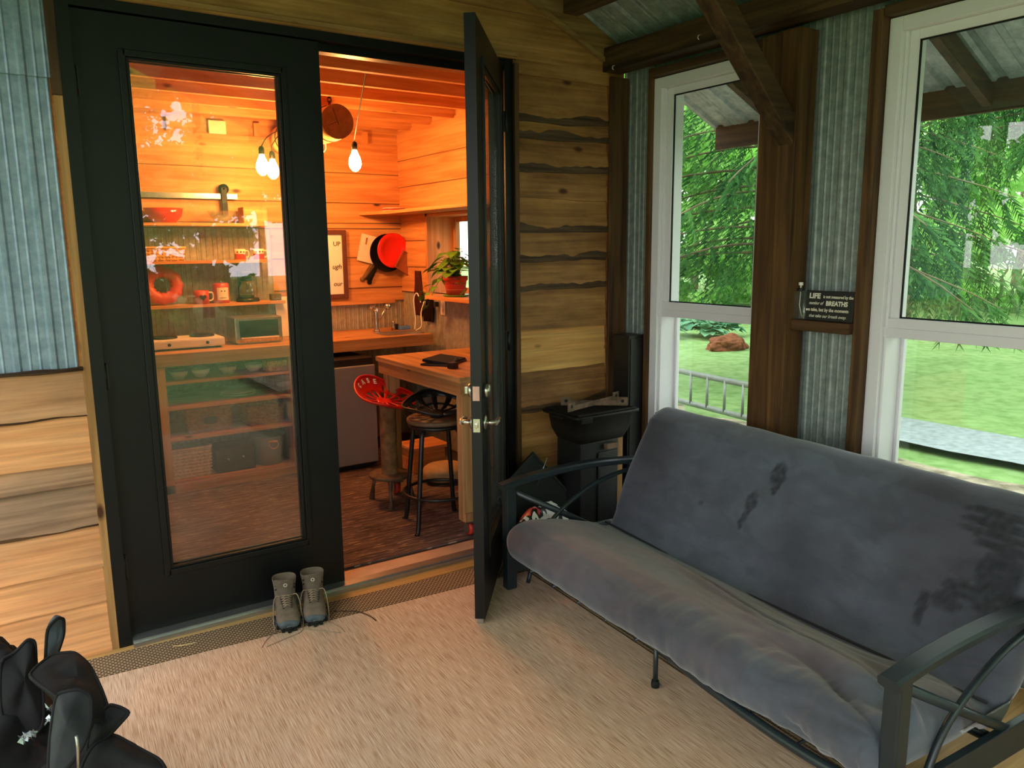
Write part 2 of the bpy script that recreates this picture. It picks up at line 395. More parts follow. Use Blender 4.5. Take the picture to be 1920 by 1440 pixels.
def foliage_mat(name,c1,c2,trans=.35):
    m=bpy.data.materials.new(name); m.use_nodes=True; nt=m.node_tree; nt.nodes.clear()
    out=N(nt,'ShaderNodeOutputMaterial'); d=N(nt,'ShaderNodeBsdfDiffuse'); t=N(nt,'ShaderNodeBsdfTranslucent'); ms=N(nt,'ShaderNodeMixShader'); ms.inputs[0].default_value=trans
    at=N(nt,'ShaderNodeAttribute',attribute_name='tint'); sp=N(nt,'ShaderNodeSeparateColor'); L(nt,at.outputs['Color'],sp.inputs[0])
    c=mix(nt,sp.outputs[0],lin(c1),lin(c2))
    L(nt,c,d.inputs[0]); L(nt,c,t.inputs[0]); L(nt,d.outputs[0],ms.inputs[1]); L(nt,t.outputs[0],ms.inputs[2]); L(nt,ms.outputs[0],out.inputs[0])
    return m
M_fol=foliage_mat('broad_leaves',(118,176,94),(200,240,150),.5)
M_fol2=foliage_mat('spruce_needles',(26,64,40),(84,132,70),.35)
M_trunk=plain('tree_bark',(112,100,80),.9,0,.1,.4,6,bumpy=.3)

# ------------------------------------------------------------------ board + sheet builders
def boards(mb,fr,to,z_edges,place,seed=1,wave=.01,bark=(),tint=None,tilt=.018,t0=.004,n=40,barkh=.028,seam=0):
    """horizontal lapped boards. place(u,d,z)->point, u along wall, d outward. z_edges from top to bottom"""
    rnd=random.Random(seed)
    def edge(i,u):
        if i==0 or i==len(z_edges)-1: return z_edges[i]
        a=wave*(2.0 if i in bark else .8)
        return z_edges[i]+a*nz(u*2.3+i*7.1,seed*3.3,i)+a*.35*nz(u*9+i*3.1,seed,5)
    for i in range(len(z_edges)-1):
        ti=tint[i] if tint else rnd.random()
        off=rnd.random()
        mb.tint=(ti,off,0)
        d0=t0; d1=t0+tilt*(.7+.6*rnd.random())
        isb=(i+1) in bark
        rows=[[],[],[],[]]
        for k in range(n+1):
            u=fr+(to-fr)*k/n
            zt=edge(i,u)+(.012 if i>0 else 0); zb=edge(i+1,u)
            if isb:
                h=barkh*(.75+.8*nz(u*4+i*5.7,seed,9)+.2*nz(u*18,i,3)); h=max(.004,h)
                zm=zb+h
            else: zm=zb
            rows[0].append(place(u,d0,zt)); rows[1].append(place(u,d1,zm)); rows[2].append(place(u,d1-(.006 if isb else 0),zb)); rows[3].append(place(u,0,zb))
        mb.grid(rows[:2])
        if isb:
            mb.tint=(ti,off,1); mb.grid([rows[1],rows[2]]); mb.grid([rows[2],rows[3]])
        else:
            mb.grid([rows[1],rows[3]])
            if seam: mb.tint=(ti,off,.85); mb.grid([[place(fr+(to-fr)*k/n,d1+.0008,edge(i+1,fr+(to-fr)*k/n)+seam) for k in range(n+1)],[place(fr+(to-fr)*k/n,d1+.0008,edge(i+1,fr+(to-fr)*k/n)) for k in range(n+1)]])
def corrug(mb,u0,u1,w0,w1,place,pitch=.15,h=.016,minor=True,phase=0,q=1.0):
    """sheet with trapezoid ribs; place(u,d,w)"""
    us=[]
    k=math.floor((u0-phase)/pitch)-1
    while k*pitch+phase<u1+pitch:
        c=k*pitch+phase
        us+=[(c-.028*q,0),(c-.014*q,h),(c+.014*q,h),(c+.028*q,0)]
        if minor: us+=[(c+pitch/2-.022,0),(c+pitch/2-.016,.003),(c+pitch/2-.010,0),(c+pitch/2+.010,0),(c+pitch/2+.016,.003),(c+pitch/2+.022,0)]
        k+=1
    us=[(u,d) for u,d in us if u0<u<u1]; us=[(u0,0)]+us+[(u1,0)]
    mb.grid([[place(u,d,w0) for u,d in us],[place(u,d,w1) for u,d in us]])

# ------------------------------------------------------------------ constants
W=.9379; H0=.03; H1=2.47; XR=2.6459
YB=2.65      # cabin back wall face
XI=2.60      # cabin right wall face
FL=.03       # cabin floor level
# ------------------------------------------------------------------ porch shell
RIDGE=.9
def zroof(x): return 2.66+.466*(2.62-x) if x>RIDGE else 2.66+.466*(2.62-RIDGE)-.466*(RIDGE-x)
place_back=lambda u,d,z:(u,-d,min(z,zroof(u)-.004))

# floor of the porch: yellow deck boards running along the wall
mb=MB(); rnd=random.Random(3); y=-.008; k=0
while y>-5.2:
    mb.tint=(rnd.random()*.6,rnd.random(),0); mb.box(-1.2,2.64,y-.135,y-.003,-.035,-.008 if k else .0); y-=.14; k+=1
fl=mb.build('floor',M_deck); struct(fl,'yellow wooden deck boards showing between door sill and rug','floor')

# door wall
mb=MB(); mb.m=0
def wallpiece(x0,x1,z0,z1): mb.box(x0,x1,0.0,.115,z0,z1,1)
wallpiece(-1.1,-.045,-.03,2.53); wallpiece(1.945,2.68,-.03,2.53)
a=[(-1.1,0.0,2.53),(2.68,0.0,2.53),(2.68,0.0,zroof(2.68)-.005),(RIDGE,0.0,zroof(RIDGE)-.005),(-1.1,0.0,zroof(-1.1)-.005)]
mb.prism(a,(0,.115,0),1)
mb.m=0
# wainscot left
boards(mb,-1.1,-.076,[1.155,.977,.792,.705,.531,.365,.217,.0],place_back,11,.006,bark=(1,4),tint=[.55,.0,.75,.95,.12,.1,.05],t0=.012,tilt=.014,barkh=.012)
mb.tint=(.6,.3,1); mb.tube([(-1.1+1.024*k/14,-.026,1.160+.004*nz(k*.9,2)) for k in range(15)],[.008+.006*abs(nz(k*1.3,7)) for k in range(15)],6)
# right panel of live edge boards
mb.m=2
boards(mb,1.955,2.548,[2.46,2.235,2.15,1.985,1.85,1.68,1.52,1.37,1.167,.946,.72,.53,.30,.0],place_back,5,.010,bark=(1,2,3,5,6,7,10,12),
       tint=[.7,.62,.6,.68,.62,.66,.7,.72,.0,.75,.5,.42,.6],t0=.008,tilt=.02,barkh=.046)
# gable above the door
boards(mb,-.9,2.56,[3.5,3.25,2.98,2.735,2.52],place_back,21,.006,bark=(),tint=[.5,.45,.5,.45],t0=.014,tilt=.012)
boards(mb,1.945,2.56,[2.565,2.452],place_back,22,.006,tint=[.6],t0=.02,tilt=.01,n=20)
wb=mb.build('wall_back',[M_planks,M_int_x,M_planks_b]); struct(wb,'cabin wall of horizontal live edge planks around the double doors','wall')
# metal siding left of the door, upper
mb=MB()
corrug(mb,-1.1,-.088,1.15,2.235,lambda u,d,w:(u,-.006-d,w),.118,.008,True,-.05,.55)
corrug(mb,-1.1,-.075,2.22,2.545,lambda u,d,w:(u,-.020-d,w),.118,.008,True,-.05,.55)
o=mb.build('wall_back',M_metal_wall); struct(o,'ribbed galvanised metal sheet on the wall left of the doors','metal wall')
so=o.modifiers.new('s','SOLIDIFY'); so.thickness=.0015
# rake trim, following the roof slope
mb=MB(); mb.tint=(.3,.4,0)
sl=Vector((-1,0,.466)).normalized(); up=Vector((.466,0,1)).normalized()
p0=Vector((2.53,-.03,2.553)); q=[p0,p0+sl*1.9,p0+sl*1.9+up*.022,p0+up*.022]
mb.prism(q,(0,-.02,0)); 
mb.tint=(.45,.7,0); p0=Vector((2.55,-.028,2.575)); q=[p0,p0+sl*1.9,p0+sl*1.9+up*.105,p0+up*.105]
mb.prism(q,(0,-.012,0))
struct(mb.build('trim_1',M_trim_x),'thin pale rake strip slanting up the gable above the door','trim')
# door frame: black head, jambs, wood strips
mb=MB(); mb.box(-.05,-.003,-.03,.11,0,2.525); mb.box(1.884,1.932,-.012,.11,0,2.525); mb.box(-.003,1.884,-.008,.11,2.482,2.525)
mb.box(-.003,1.884,.05,.11,2.45,2.482)
struct(mb.build('trim_2',M_door),'black painted frame around the double doors','door frame')
mb=MB(); mb.tint=(.1,.3,0); mb.box(-.078,-.05,-.026,.05,0,2.16)
struct(mb.build('trim_3',M_trim_z),'narrow raw pine strip beside the left door jamb','trim')
mb=MB(); mb.tint=(.9,.1,0); mb.box(-.082,-.05,-.034,.0,2.162,2.54)
struct(mb.build('trim_3',M_old_z),'dark weathered block above the raw pine strip','trim')
mb=MB(); mb.tint=(.15,.6,0); mb.box(-.02,1.945,-.04,.0,2.528,2.546)
struct(mb.build('trim_4',M_trim_x),'thin pale strip over the door head','trim')
mb=MB(); mb.tint=(.9,.6,0); mb.box(1.932,1.958,-.03,.0,0,2.5)
struct(mb.build('trim_5',M_old_z),'dark casing at the right side of the door opening','trim')
# threshold
th=thing('door_sill','wooden door sill with a silver metal strip under the doors','sill',(W,0,0)); th['kind']='structure'
mb=MB(); mb.tint=(.1,.2,0); mb.box(-W,W+.01,-.02,.112,.0,.026); mb.build('sill_board',plain('pale_worn_sill',(206,168,140),.6,var=.12,scale=9),th)
mb=MB(); mb.box(-W,W+.008,-.052,-.0,.0,.028); mb.box(-W,W+.008,-.062,-.052,.0,.018); mb.build('metal_strip',M_alu,th)

# right wall of the porch
XM=2.685
W1=(-1.0219,-.2747); W2=(-2.47,-1.5581); W3=(-3.75,-2.9); ZT=2.4551; ZB=.18
place_r=lambda u,d,w:(XM-d,u,w)
mb=MB()
for (u0,u1,z0,z1) in ((-.275,-.005,-.03,2.75),(W2[1],W1[0],-.03,2.75),(W3[1],W2[0],-.03,2.75),(-5.2,W3[0],-.03,2.75),(W1[0],W1[1],ZT,2.75),(W2[0],W2[1],ZT,2.75),(W3[0],W3[1],ZT,2.75),(W1[0],W1[1],-.03,ZB),(W2[0],W2[1],-.03,ZB),(W3[0],W3[1],-.03,ZB)):
    corrug(mb,u0,u1,z0,z1 if z1<2.7 else 2.62,place_r,.115,.0045,True,-1.36,.5)
o=mb.build('wall_right',M_metal_wall_old); struct(o,'ribbed galvanised metal wall between the two white windows','metal wall')
so=o.modifiers.new('s','SOLIDIFY'); so.thickness=.002; so.offset=-1
# studs, headers: one object per member
def member(name,box,mat,label,cat='trim',tint=.5,bev=.004):
    mb=MB(); mb.tint=(tint,random.random(),0); mb.box(*box,bev=bev); o=mb.build(name,mat); struct(o,label,cat); return o
member('trim_6',(2.548,2.68,-.045,-.0285,0,2.50),M_old_z,'dark stained corner post beside the plank wall','post',.8)
member('trim_7',(2.63,2.68,-.2745,-.243,0,2.51),M_old_z,'brown stud at the left edge of the smaller window','stud',.6)
member('trim_8',(2.545,2.668,-1.228,-1.14,0,2.49),M_old_z,'square timber post between the smaller window and metal panel','post',.2)
member('trim_8',(2.56,2.668,-1.14,-1.0245,0,2.49),M_old_z,'stud doubled against the square timber post','stud',.25)
member('trim_9',(2.60,2.668,-1.556,-1.512,0,2.49),M_old_z,'brown stud at the left edge of the large window','stud',.5)
member('trim_10',(2.60,2.668,W1[0],W1[1],ZT+.003,ZT+.042),M_old_y,'brown header board over the smaller window','header',.6)
member('trim_11',(2.60,2.668,W2[0],W2[1],ZT+.003,ZT+.042),M_old_y,'brown header board over the large window','header',.6)
member('trim_12',(2.60,2.668,-2.55,-2.472,0,2.49),M_old_z,'brown stud beyond the large window','stud',.6)
member('trim_13',(2.545,2.668,-2.82,-2.73,0,2.49),M_old_z,'square post beyond the large window','post',.6)
member('trim_14',(2.50,2.625,-5.1,-.03,2.516,2.636),M_old_y,'dark stained top beam running along the eave','beam',.95)
member('trim_15',(2.11,2.20,-5.1,-.19,2.715,2.845),M_old_y,'dark roof purlin above the brace','purlin',.95)
member('trim_16',(1.25,1.34,-5.1,-.03,3.15,3.25),M_old_y,'second dark roof purlin','purlin',.95)
member('trim_17',(.42,.51,-5.1,-.03,3.13,3.23),M_old_y,'dark roof purlin left of the ridge','purlin',.95)
member('trim_18',(-.82,-.70,-5.1,-.03,1.97,2.09) if False else (-.86,-.74,-5.1,-.03,2.50,2.60),M_old_y,'dark beam along the left eave','beam',.95)
# rafters
for i,yy in enumerate((-1.19,-2.75,-4.3)):
    for sgn in (1,-1):
        mb=MB(); mb.tint=(.9,.3*i,0)
        if sgn>0: A=Vector((2.49,yy-.045,zroof(2.49)-.012)); B=Vector((RIDGE+.01,yy-.045,zroof(RIDGE+.01)-.012))
        else: A=Vector((-.95,yy-.045,zroof(-.95)-.012)); B=Vector((RIDGE-.01,yy-.045,zroof(RIDGE)-.012))
        dz=Vector((0,0,-.10)); mb.prism([A,B,B+dz,A+dz],(0,.09,0))
        struct(mb.build('trim_19',M_old_x),'dark stained rafter rising from the eave beam','rafter')
# overhang members outside the wall
for yy in (-.55,-1.60,-2.65,-3.7):
    mb=MB(); mb.tint=(.6,.2,0); A=Vector((2.70,yy,zroof(2.70)-.012)); B=Vector((3.40,yy,zroof(3.40)-.012)); dz=Vector((0,0,-.09)); mb.prism([A,B,B+dz,A+dz],(0,.04,0))
    struct(mb.build('trim_25',M_old_x),'rafter tail under the roof overhang outside the windows','rafter tail')
member('trim_26',(3.40,3.425,-5.3,-.02,2.17,2.31),M_old_y,'fascia board along the outer edge of the overhang','fascia',.4)
# knee brace
mb=MB(); mb.tint=(.75,.3,0)
A=Vector((2.545,-1.235,2.065)); d=Vector((-.62,-.0,.60)).normalized(); nrm=Vector((-.62*0-.60,0,-.62)).normalized()
A0=Vector((2.545,-1.222,2.02)); A1=Vector((2.545,-1.222,2.145)); B0=A0+d*.95; B1=A1+d*.95
mb.prism([A0,A1,B1,B0],(0,.088,0))
o=mb.build('trim_20',M_old_x); struct(o,'diagonal dark timber knee brace crossing the smaller window','brace')
bv=o.modifiers.new('b','BEVEL'); bv.width=.006; bv.segments=2
for yy in (-2.8,-4.3):
    pass
# left and front posts
for (px,py) in ((-.85,-1.9),(-.85,-5.0),(RIDGE,-5.05)):
    member('trim_21',(px-.05,px+.05,py-.05,py+.05,0,2.5 if px<0 else 3.3),M_old_z,'dark stained porch post at the open side','post',.7)
# roof sheets
mb=MB()
nrmR=Vector((.466,0,1)).normalized()
def place_roofR(u,d,w):
    x=w; return (x+nrmR.x*d,u,zroof(x)+nrmR.z*d)
corrug(mb,-5.35,-.002,RIDGE,3.42,place_roofR,.225,.014,True,-.06)
o=mb.build('ceiling',M_metal_roof); struct(o,'ribbed galvanised metal roof sheets seen from below','metal roof')
so=o.modifiers.new('s','SOLIDIFY'); so.thickness=.002; so.offset=1
mb=MB()
def place_roofL(u,d,w):
    x=w; return (x-nrmR.x*d,u,zroof(x)+nrmR.z*d)
corrug(mb,-5.35,-.002,-1.1,RIDGE,place_roofL,.225,.018,True,-.06)
o=mb.build('ceiling',M_metal_roof); struct(o,'left slope of the ribbed metal roof','metal roof')
so=o.modifiers.new('s','SOLIDIFY'); so.thickness=.002

# ------------------------------------------------------------------ windows (right wall)
def window(name,y0,y1,label,latch=True):
    r=thing(name,label,'window',(2.6459,(y0+y1)/2,ZB)); r['kind']='structure'
    inv=Matrix.Translation(-Vector(r.location))
    zm=1.275
    def B(mb,x0,x1,ya,yb,z0,z1,bev=.003):
        mb.box(x0-r.location.x,x1-r.location.x,ya-r.location.y,yb-r.location.y,z0-r.location.z,z1-r.location.z,bev=bev)
    mb=MB(); fw=.052
    B(mb,2.6459,2.80,y0,y0+fw,ZB,ZT); B(mb,2.6459,2.80,y1-fw,y1,ZB,ZT); B(mb,2.6459,2.80,y0+fw,y1-fw,ZT-fw,ZT); B(mb,2.6459,2.80,y0+fw,y1-fw,ZB,ZB+fw)
    # jamb liner step
    B(mb,2.668,2.80,y0+fw,y0+fw+.012,ZB+fw,ZT-fw); B(mb,2.668,2.80,y1-fw-.012,y1-fw,ZB+fw,ZT-fw)
    mb.build('window_frame',M_white,r)
    s=.036
    mb=MB(); a0,a1=y0+fw+.012,y1-fw-.012
    B(mb,2.682,2.712,a0,a0+s,zm-.0,ZT-fw); B(mb,2.682,2.712,a1-s,a1,zm,ZT-fw); B(mb,2.682,2.712,a0+s,a1-s,ZT-fw-s,ZT-fw); B(mb,2.670,2.712,a0,a1,zm-.01,zm+.03)
    us=mb.build('upper_sash',M_white,r)
    mb=MB(); B(mb,2.697,2.701,a0+s,a1-s,zm+.028,ZT-fw-s,0); mb.build('glass_pane',M_glass_win,us)
    mb=MB(); g=.006
    for q in ((a0+s,a0+s+g,zm+.03,ZT-fw-s),(a1-s-g,a1-s,zm+.03,ZT-fw-s),(a0+s,a1-s,ZT-fw-s-g,ZT-fw-s),(a0+s,a1-s,zm+.03,zm+.03+g)): B(mb,2.690,2.697,q[0],q[1],q[2],q[3],0)
    mb.build('gasket',M_sole,us)
    mb=MB(); 
    B(mb,2.775,2.80,a0,a0+.014,ZB+fw,zm-.01); B(mb,2.775,2.80,a1-.014,a1,ZB+fw,zm-.01); B(mb,2.77,2.80,a0,a1,ZB+fw,ZB+fw+s); B(mb,2.664,2.745,y0+fw-.004,y1-fw+.004,zm-.048,zm-.008)
    ls=mb.build('lower_sash',M_white,r)
    mb=MB(); B(mb,2.786,2.790,a0+.012,a1-.012,ZB+fw+s,zm-.02,0); mb.build('glass_pane',M_glass_win,ls)
    if latch:
        mb=MB(); B(mb,2.669,2.683,a1+.001,a1+.011,ZT-fw-.19,ZT-fw-.03,.002); mb.build('sash_balance',plain('grey_hardware',(120,118,108),.5,.3),r)
    return r
window('window_1',*W1,'tall white framed sash window with the diagonal brace in front')
window('window_2',*W2,'larger white framed sash window above the right end of the futon')
window('window_3',*W3,'white framed sash window outside the view beside the camera')

# ------------------------------------------------------------------ doors
def leaf(name,label,x0,x1,loc,rz,knuckle_x):
    r=thing(name,label,'door',loc,rz); r['kind']='structure'
    T=.044; gx0=x0+.17; gx1=x1-.17; gz0=.275; gz1=2.33; z0,z1=H0,2.475
    mb=MB(); mb.box(x0,gx0,0,T,z0,z1); mb.box(gx1,x1,0,T,z0,z1); mb.box(gx0,gx1,0,T,gz1,z1); mb.box(gx0,gx1,0,T,z0,gz0)
    p=mb.build('door_panel',M_door,r)
    # moulding: stepped bead frames on both faces
    for side in (0,1):
        mb=MB()
        for (o0,o1,h) in ((-.022,.004,.010),(.004,.016,.004)):
            ya,yb=(-h,.012) if side==0 else (T-.012,T+h)
            a,b,c,d=gx0+o0,gx1-o0,gz0+o0,gz1-o0; e=o1-o0
            mb.box(a,a+e,ya,yb,c,d,bev=.003); mb.box(b-e,b,ya,yb,c,d,bev=.003); mb.box(a+e*.6,b-e*.6,ya,yb,c,c+e,bev=.003); mb.box(a+e*.6,b-e*.6,ya,yb,d-e,d,bev=.003)
        mb.build('glazing_bead',M_door,r)
    mb=MB(); mb.box(gx0+.002,gx1-.002,T/2-.003,T/2+.003,gz0+.002,gz1-.002); mb.build('glass_pane',M_glass_door,r)
    for hz in (.33,1.12,2.22):
        mb=MB(); mb.tube([(knuckle_x,-.012,hz-.05),(knuckle_x,-.012,hz+.05)],.0085,10); mb.tube([(knuckle_x,-.012,hz+.05),(knuckle_x,-.012,hz+.058)],.006,8)
        mb.box(knuckle_x-.014,knuckle_x+.014,-.006,.0,hz-.05,hz+.05)
        mb.build('hinge',M_black,r)
    mb=MB(); mb.box(x0+.002,x1-.002,.008,T-.008,z0-.018,z0); mb.build('door_sweep',M_alu,r)
    return r
leaf('door_1','closed black glazed door with boots in front of it',.0,W,(0,.0,0),0,-.003)
HX=1.8808; ANG=math.pi-2.2661
d2=leaf('door_2','open black glazed door seen edge on with silver lever handle',-W,0,(HX,-.005,0),ANG,.006)
# hardware on the free edge of door 2 (local x near -W)
hx=-W+.065; T=.044
def rosette(mb,y,s,r,z,h=.012): mb.lathe([(0,0),(r,0),(r,h*.6),(r*.8,h),(0,h)],c=(hx,y,z),M=Rm('X',-90 if s>0 else 90),n=24)
mb=MB(); rosette(mb,0,-1,.031,1.017,.028); rosette(mb,T,1,.031,1.017,.02)
mb.box(hx-.004,hx+.004,T+.018,T+.035,1.002,1.032,bev=.002)
mb.build('deadbolt',M_nickel,d2)
mb=MB()
for s,y in ((-1,0),(1,T)):
    rosette(mb,y,s,.033,.881)
    mb.tube([(hx,y,.881),(hx,y+s*.052,.881)],.011,12)
    mb.tube(spline([(hx-.006,y+s*.05,.881),(hx+.03,y+s*.056,.884),(hx+.075,y+s*.055,.882),(hx+.105,y+s*.048,.874)],4),[.011]*5+[.009]*6+[.007]*2,10)
mb.build('lever_handle',M_nickel,d2)
mb=MB(); mb.box(-W-.0015,-W,.008,T-.008,.853,.909); mb.box(-W-.012,-W,.015,T-.015,.872,.892,bev=.003); mb.build('latch_plate',M_nickel,d2)
mb=MB(); mb.box(-W-.0015,-W,.008,T-.008,.985,1.045); mb.build('latch_plate',plain('brass_rose_plate',(190,150,140),.35,.6),d2)
# ------------------------------------------------------------------ rug
RR=math.radians(-3.6)
rug=thing('area_rug','beige sisal-look rug with brown mesh border covering the deck','rug',(1.9,-.205,0),RR)
def pebble(x0,x1,y0,y1,z0,z1,n=1):
    mb=MB(); mb.box(x0,x1,y0,y1,z0,z1); return mb
pebble(-2.95,-.14,-3.7,-.175,0,.007).build('rug_field',mat_rug(),rug)
pebble(-2.95,-.0,-.175,0,0,.008).build('rug_border',mat_border(True),rug)
pebble(-.14,0,-3.7,-.175,0,.008).build('rug_border',mat_border(False),rug)
mb=MB(); rnd=random.Random(4)
for k in range(560):
    x=-2.95+2.95*k/560; l=.008+.012*rnd.random(); s=(rnd.random()-.5)*.01
    mb.quad((x,0,.004),(x+.0025,0,.004),(x+.0025+s,l,.002),(x+s,l,.002))
mb.build('fringe',plain('tan_fringe',(190,160,120),.95),rug)['kind']='stuff'
# ------------------------------------------------------------------ futon
FR=math.radians(-3.2)
fu=thing('futon_sofa','grey metal futon sofa with slate suede mattress under the windows','sofa',(1.567,-.498,0),FR)
LEN=1.935
prof=[(.60,.19),(.3,.182),(.1,.182),(0.02,.182),(-.035,.205),(-.055,.25),(-.05,.30),(-.01,.338),(.07,.352),(.2,.338),(.35,.305),(.47,.268),(.525,.250),(.55,.262),(.585,.34),(.64,.48),(.70,.59),(.75,.68),(.780,.735),(.792,.752),(.84,.782),(.885,.795),(.915,.775),(.90,.68),(.84,.55),(.77,.40),(.70,.25)]
def resample(pts,step):
    P=[Vector((a,0,b)) for a,b in pts]; P.append(P[0]); S=spline(P,8); out=[]; acc=0; out.append(S[0])
    for a,b in zip(S,S[1:]):
        l=(b-a).length
        acc+=l
        if acc>=step: out.append(b); acc=0
    if (out[-1]-out[0]).length<step*.6: out.pop()
    return out
PR=resample(prof,.0075); n=len(PR)
NR=[]
for i in range(n):
    d=(PR[(i+1)%n]-PR[i-1]).normalized(); NR.append(Vector((d.z,0,-d.x)))
cx=sum(p.x for p in PR)/n
# make normals outward: front bottom point normal must face -x
i0=min(range(n),key=lambda i:PR[i].x)
if NR[i0].x>0: NR=[-q for q in NR]
mb=MB(); mb.smooth=True
rows=[]; VN=260
L_=LEN-.03
TN=[]
stains=[(.885,.672,.028,.035),(.893,.635,.016,.03),(.808,.547,.022,.03),(.803,.503,.014,.02),(.798,.46,.010,.016),(.555,.478,.009,.005),(1.74,.742,.09,.010),(1.75,.712,.10,.010),(1.74,.685,.09,.010),(1.78,.655,.07,.010),(1.79,.58,.05,.05),(1.80,.52,.045,.05),(1.71,.51,.05,.02),(1.67,.46,.04,.02),(1.83,.48,.02,.03),(1.87,.51,.02,.03),(1.60,.42,.014,.04)]
for j in range(VN+1):
    t=j/VN; yl=t*L_
    e=0; dE=min(yl,L_-yl); 
    if dE<.07: q=1-dE/.07; e=.06*(1-math.sqrt(max(0,1-q*q)))
    row=[]
    for i,(p,nn) in enumerate(zip(PR,NR)):
        X,Z=p.x,p.z
        seat = X<.53 and Z>.19; back= X>=.53
        near=max(0,min(1,(yl-.7)/1.1)); front=max(0,min(1,(.5-X)/.5)) if seat else 0
        d=.010*nz(X*3,yl*2,Z*3)
        w=.25+.75*near
        # folds running along and fanning from the near corner
        f1=nz(X*7+yl*1.2+.6*nz(X*3,yl*2,4),yl*1.6,1.3); f2=nz(X*13-yl*4+nz(X*5,yl*3,8),yl*5,3.1)
        if seat: d+=.016*w*(1-abs(f1)*2.2)*.7+.007*w*f2
        if seat and X<.1: d+=.010*(.3+near)*nz(yl*13,Z*5+X*6,2)+.007*nz(yl*31,Z*9,6)*near+.008*near*(abs(nz(yl*9+Z*7,Z*4-yl*3,11))**.6-.4)
        if seat:
            # long draped fold from the crease toward the near front corner
            c=.47-.30*max(0,(yl-.35))/1.5
            d+=.014*min(1,max(0,(yl-.3)*2))*math.exp(-((X-c)/.022)**2)-.010*min(1,max(0,(yl-.3)*2))*math.exp(-((X-c-.035)/.014)**2)
            c=.30-.16*max(0,(yl-.8))/1.1; d+=.012*min(1,max(0,(yl-.8)*2.5))*math.exp(-((X-c)/.018)**2)
            # broad front hump
            d+=.012*math.exp(-((X-.1)/.12)**2)*math.sin(yl*2.2+.4)
            rr0=math.hypot(X+.02,yl-1.90); ph=math.atan2(X+.02,1.90-yl)
            d+=.034*math.exp(-((rr0-.30)/.22)**2)*(abs(math.sin(ph*5.5+2.5*rr0+.5*nz(X*4,yl*4)))**.7-.6)
        if back: d+=.005*nz(X*5,yl*2.5,Z*5)+ .003*nz(yl*8,Z*3,1)
        if back and Z>.74: d+=.006*nz(yl*5,3)
        # sag of the seat toward the middle
        z=Z; x=X
        if .45<X<.58 and .22<Z<.32: d-=.006
        if seat: z-=.03*math.sin(PI*t)*min(1,max(0,X+.05)*3)*.6
        if back and X>.6: x+=.018*math.sin(PI*t)*(Z-.3)
        pos=Vector((x,0,z))+nn*(d*(1-min(1,e*14)*.5)-e)
        nap=0
        if seat and Z>.26:
            nap=max(0,min(1,.9-abs(yl-.35)*1.0+1.4*nz(X*6,yl*4,5)))*.9*(1 if X>.03 else .3)
            nap=max(nap,.8*max(0,min(1,.5+2.5*nz(X*4+2,yl*2.3,9)-X*.3)))*.9 if X>.05 else nap
        st=0
        if back and nn.x<0:
            for (sy,sz,ry,rz_) in stains:
                q=((yl-sy-.012*nz(Z*40,yl*30,1))/ry)**2+((Z-sz-.006*nz(yl*25,Z*20,2))/rz_)**2
                if q<2.2: st=max(st,min(1,(2.2-q)*1.2)*(.75+.5*nz(yl*50,Z*50)))
            st=max(st,.25*max(0,min(1,3*nz(yl*6,Z*1.6,14)-.5)))
            st=max(st,.45*max(0,1-((yl-.12)/.14)**2-((Z-.66)/.12)**2))
        TN.append((nap,.5,max(0,min(1,st))))
        row.append((pos.x,-.015-yl,pos.z))
    rows.append(row)
I=mb.grid(rows,closeu=True)
for q_,tn_ in enumerate(TN): mb.t[q_]=tn_
from mathutils.geometry import tessellate_polygon
for ring,flip in ((0,True),(-1,False)):
    tri=tessellate_polygon([[Vector((p[0],p[2],0)) for p in rows[ring]]])
    for a_,b_2,c_ in tri: mb.face((I[ring][a_],I[ring][b_2],I[ring][c_]))
mt=mb.build('mattress',M_suede,fu)
# crease cord and piping
mb=MB(); mb.tube([(.534,-.03-1.86*k/40,.247-.018*math.sin(PI*k/40)) for k in range(41)],.005,6); mb.build('seam',plain('dark_seam',(40,40,46),.9),mt)
# frame
mb=MB(); mb.tube(spline([(.06,-.035,.178),(.035,-.10,.180),(.030,-.3,.182),(.015,-.95,.180),(-.018,-1.3,.172),(-.028,-1.65,.166),(.0,-1.84,.166),(.10,-1.88,.166)],8),.0165,12)
mb.build('front_rail',M_futon_metal,fu)
mb=MB(); mb.tube([(.52,-.04,.15),(.52,-1.91,.15)],.0165,12); mb.tube([(.90,-.04,.60),(.90,-1.91,.60)],.0165,12)
for k in range(10): y=-.15-.185*k; mb.tube([(.52,y,.16),(.70,y,.22),(.92,y,.62)],.006,6); mb.tube([(.01,y,.145),(.52,y,.15)],.006,6)
mb.build('slat_frame',M_futon_metal,fu)
for x,y in ((.02,-1.0),(.5,-1.0)):
    mb=MB(); mb.tube([(x,y,.02),(x,y,.19)],.0095,10); lg=mb.build('leg',M_futon_metal,fu)
    mb=MB(); mb.lathe([(0,.008),(.015,.008),(.016,.02),(.013,.034),(0,.034)],c=(x,y,0),n=16); mb.build('rubber_foot',M_sole,lg)
def thing_part(name,parent):
    o=bpy.data.objects.new(name,None); C.objects.link(o); o.parent=parent; return o
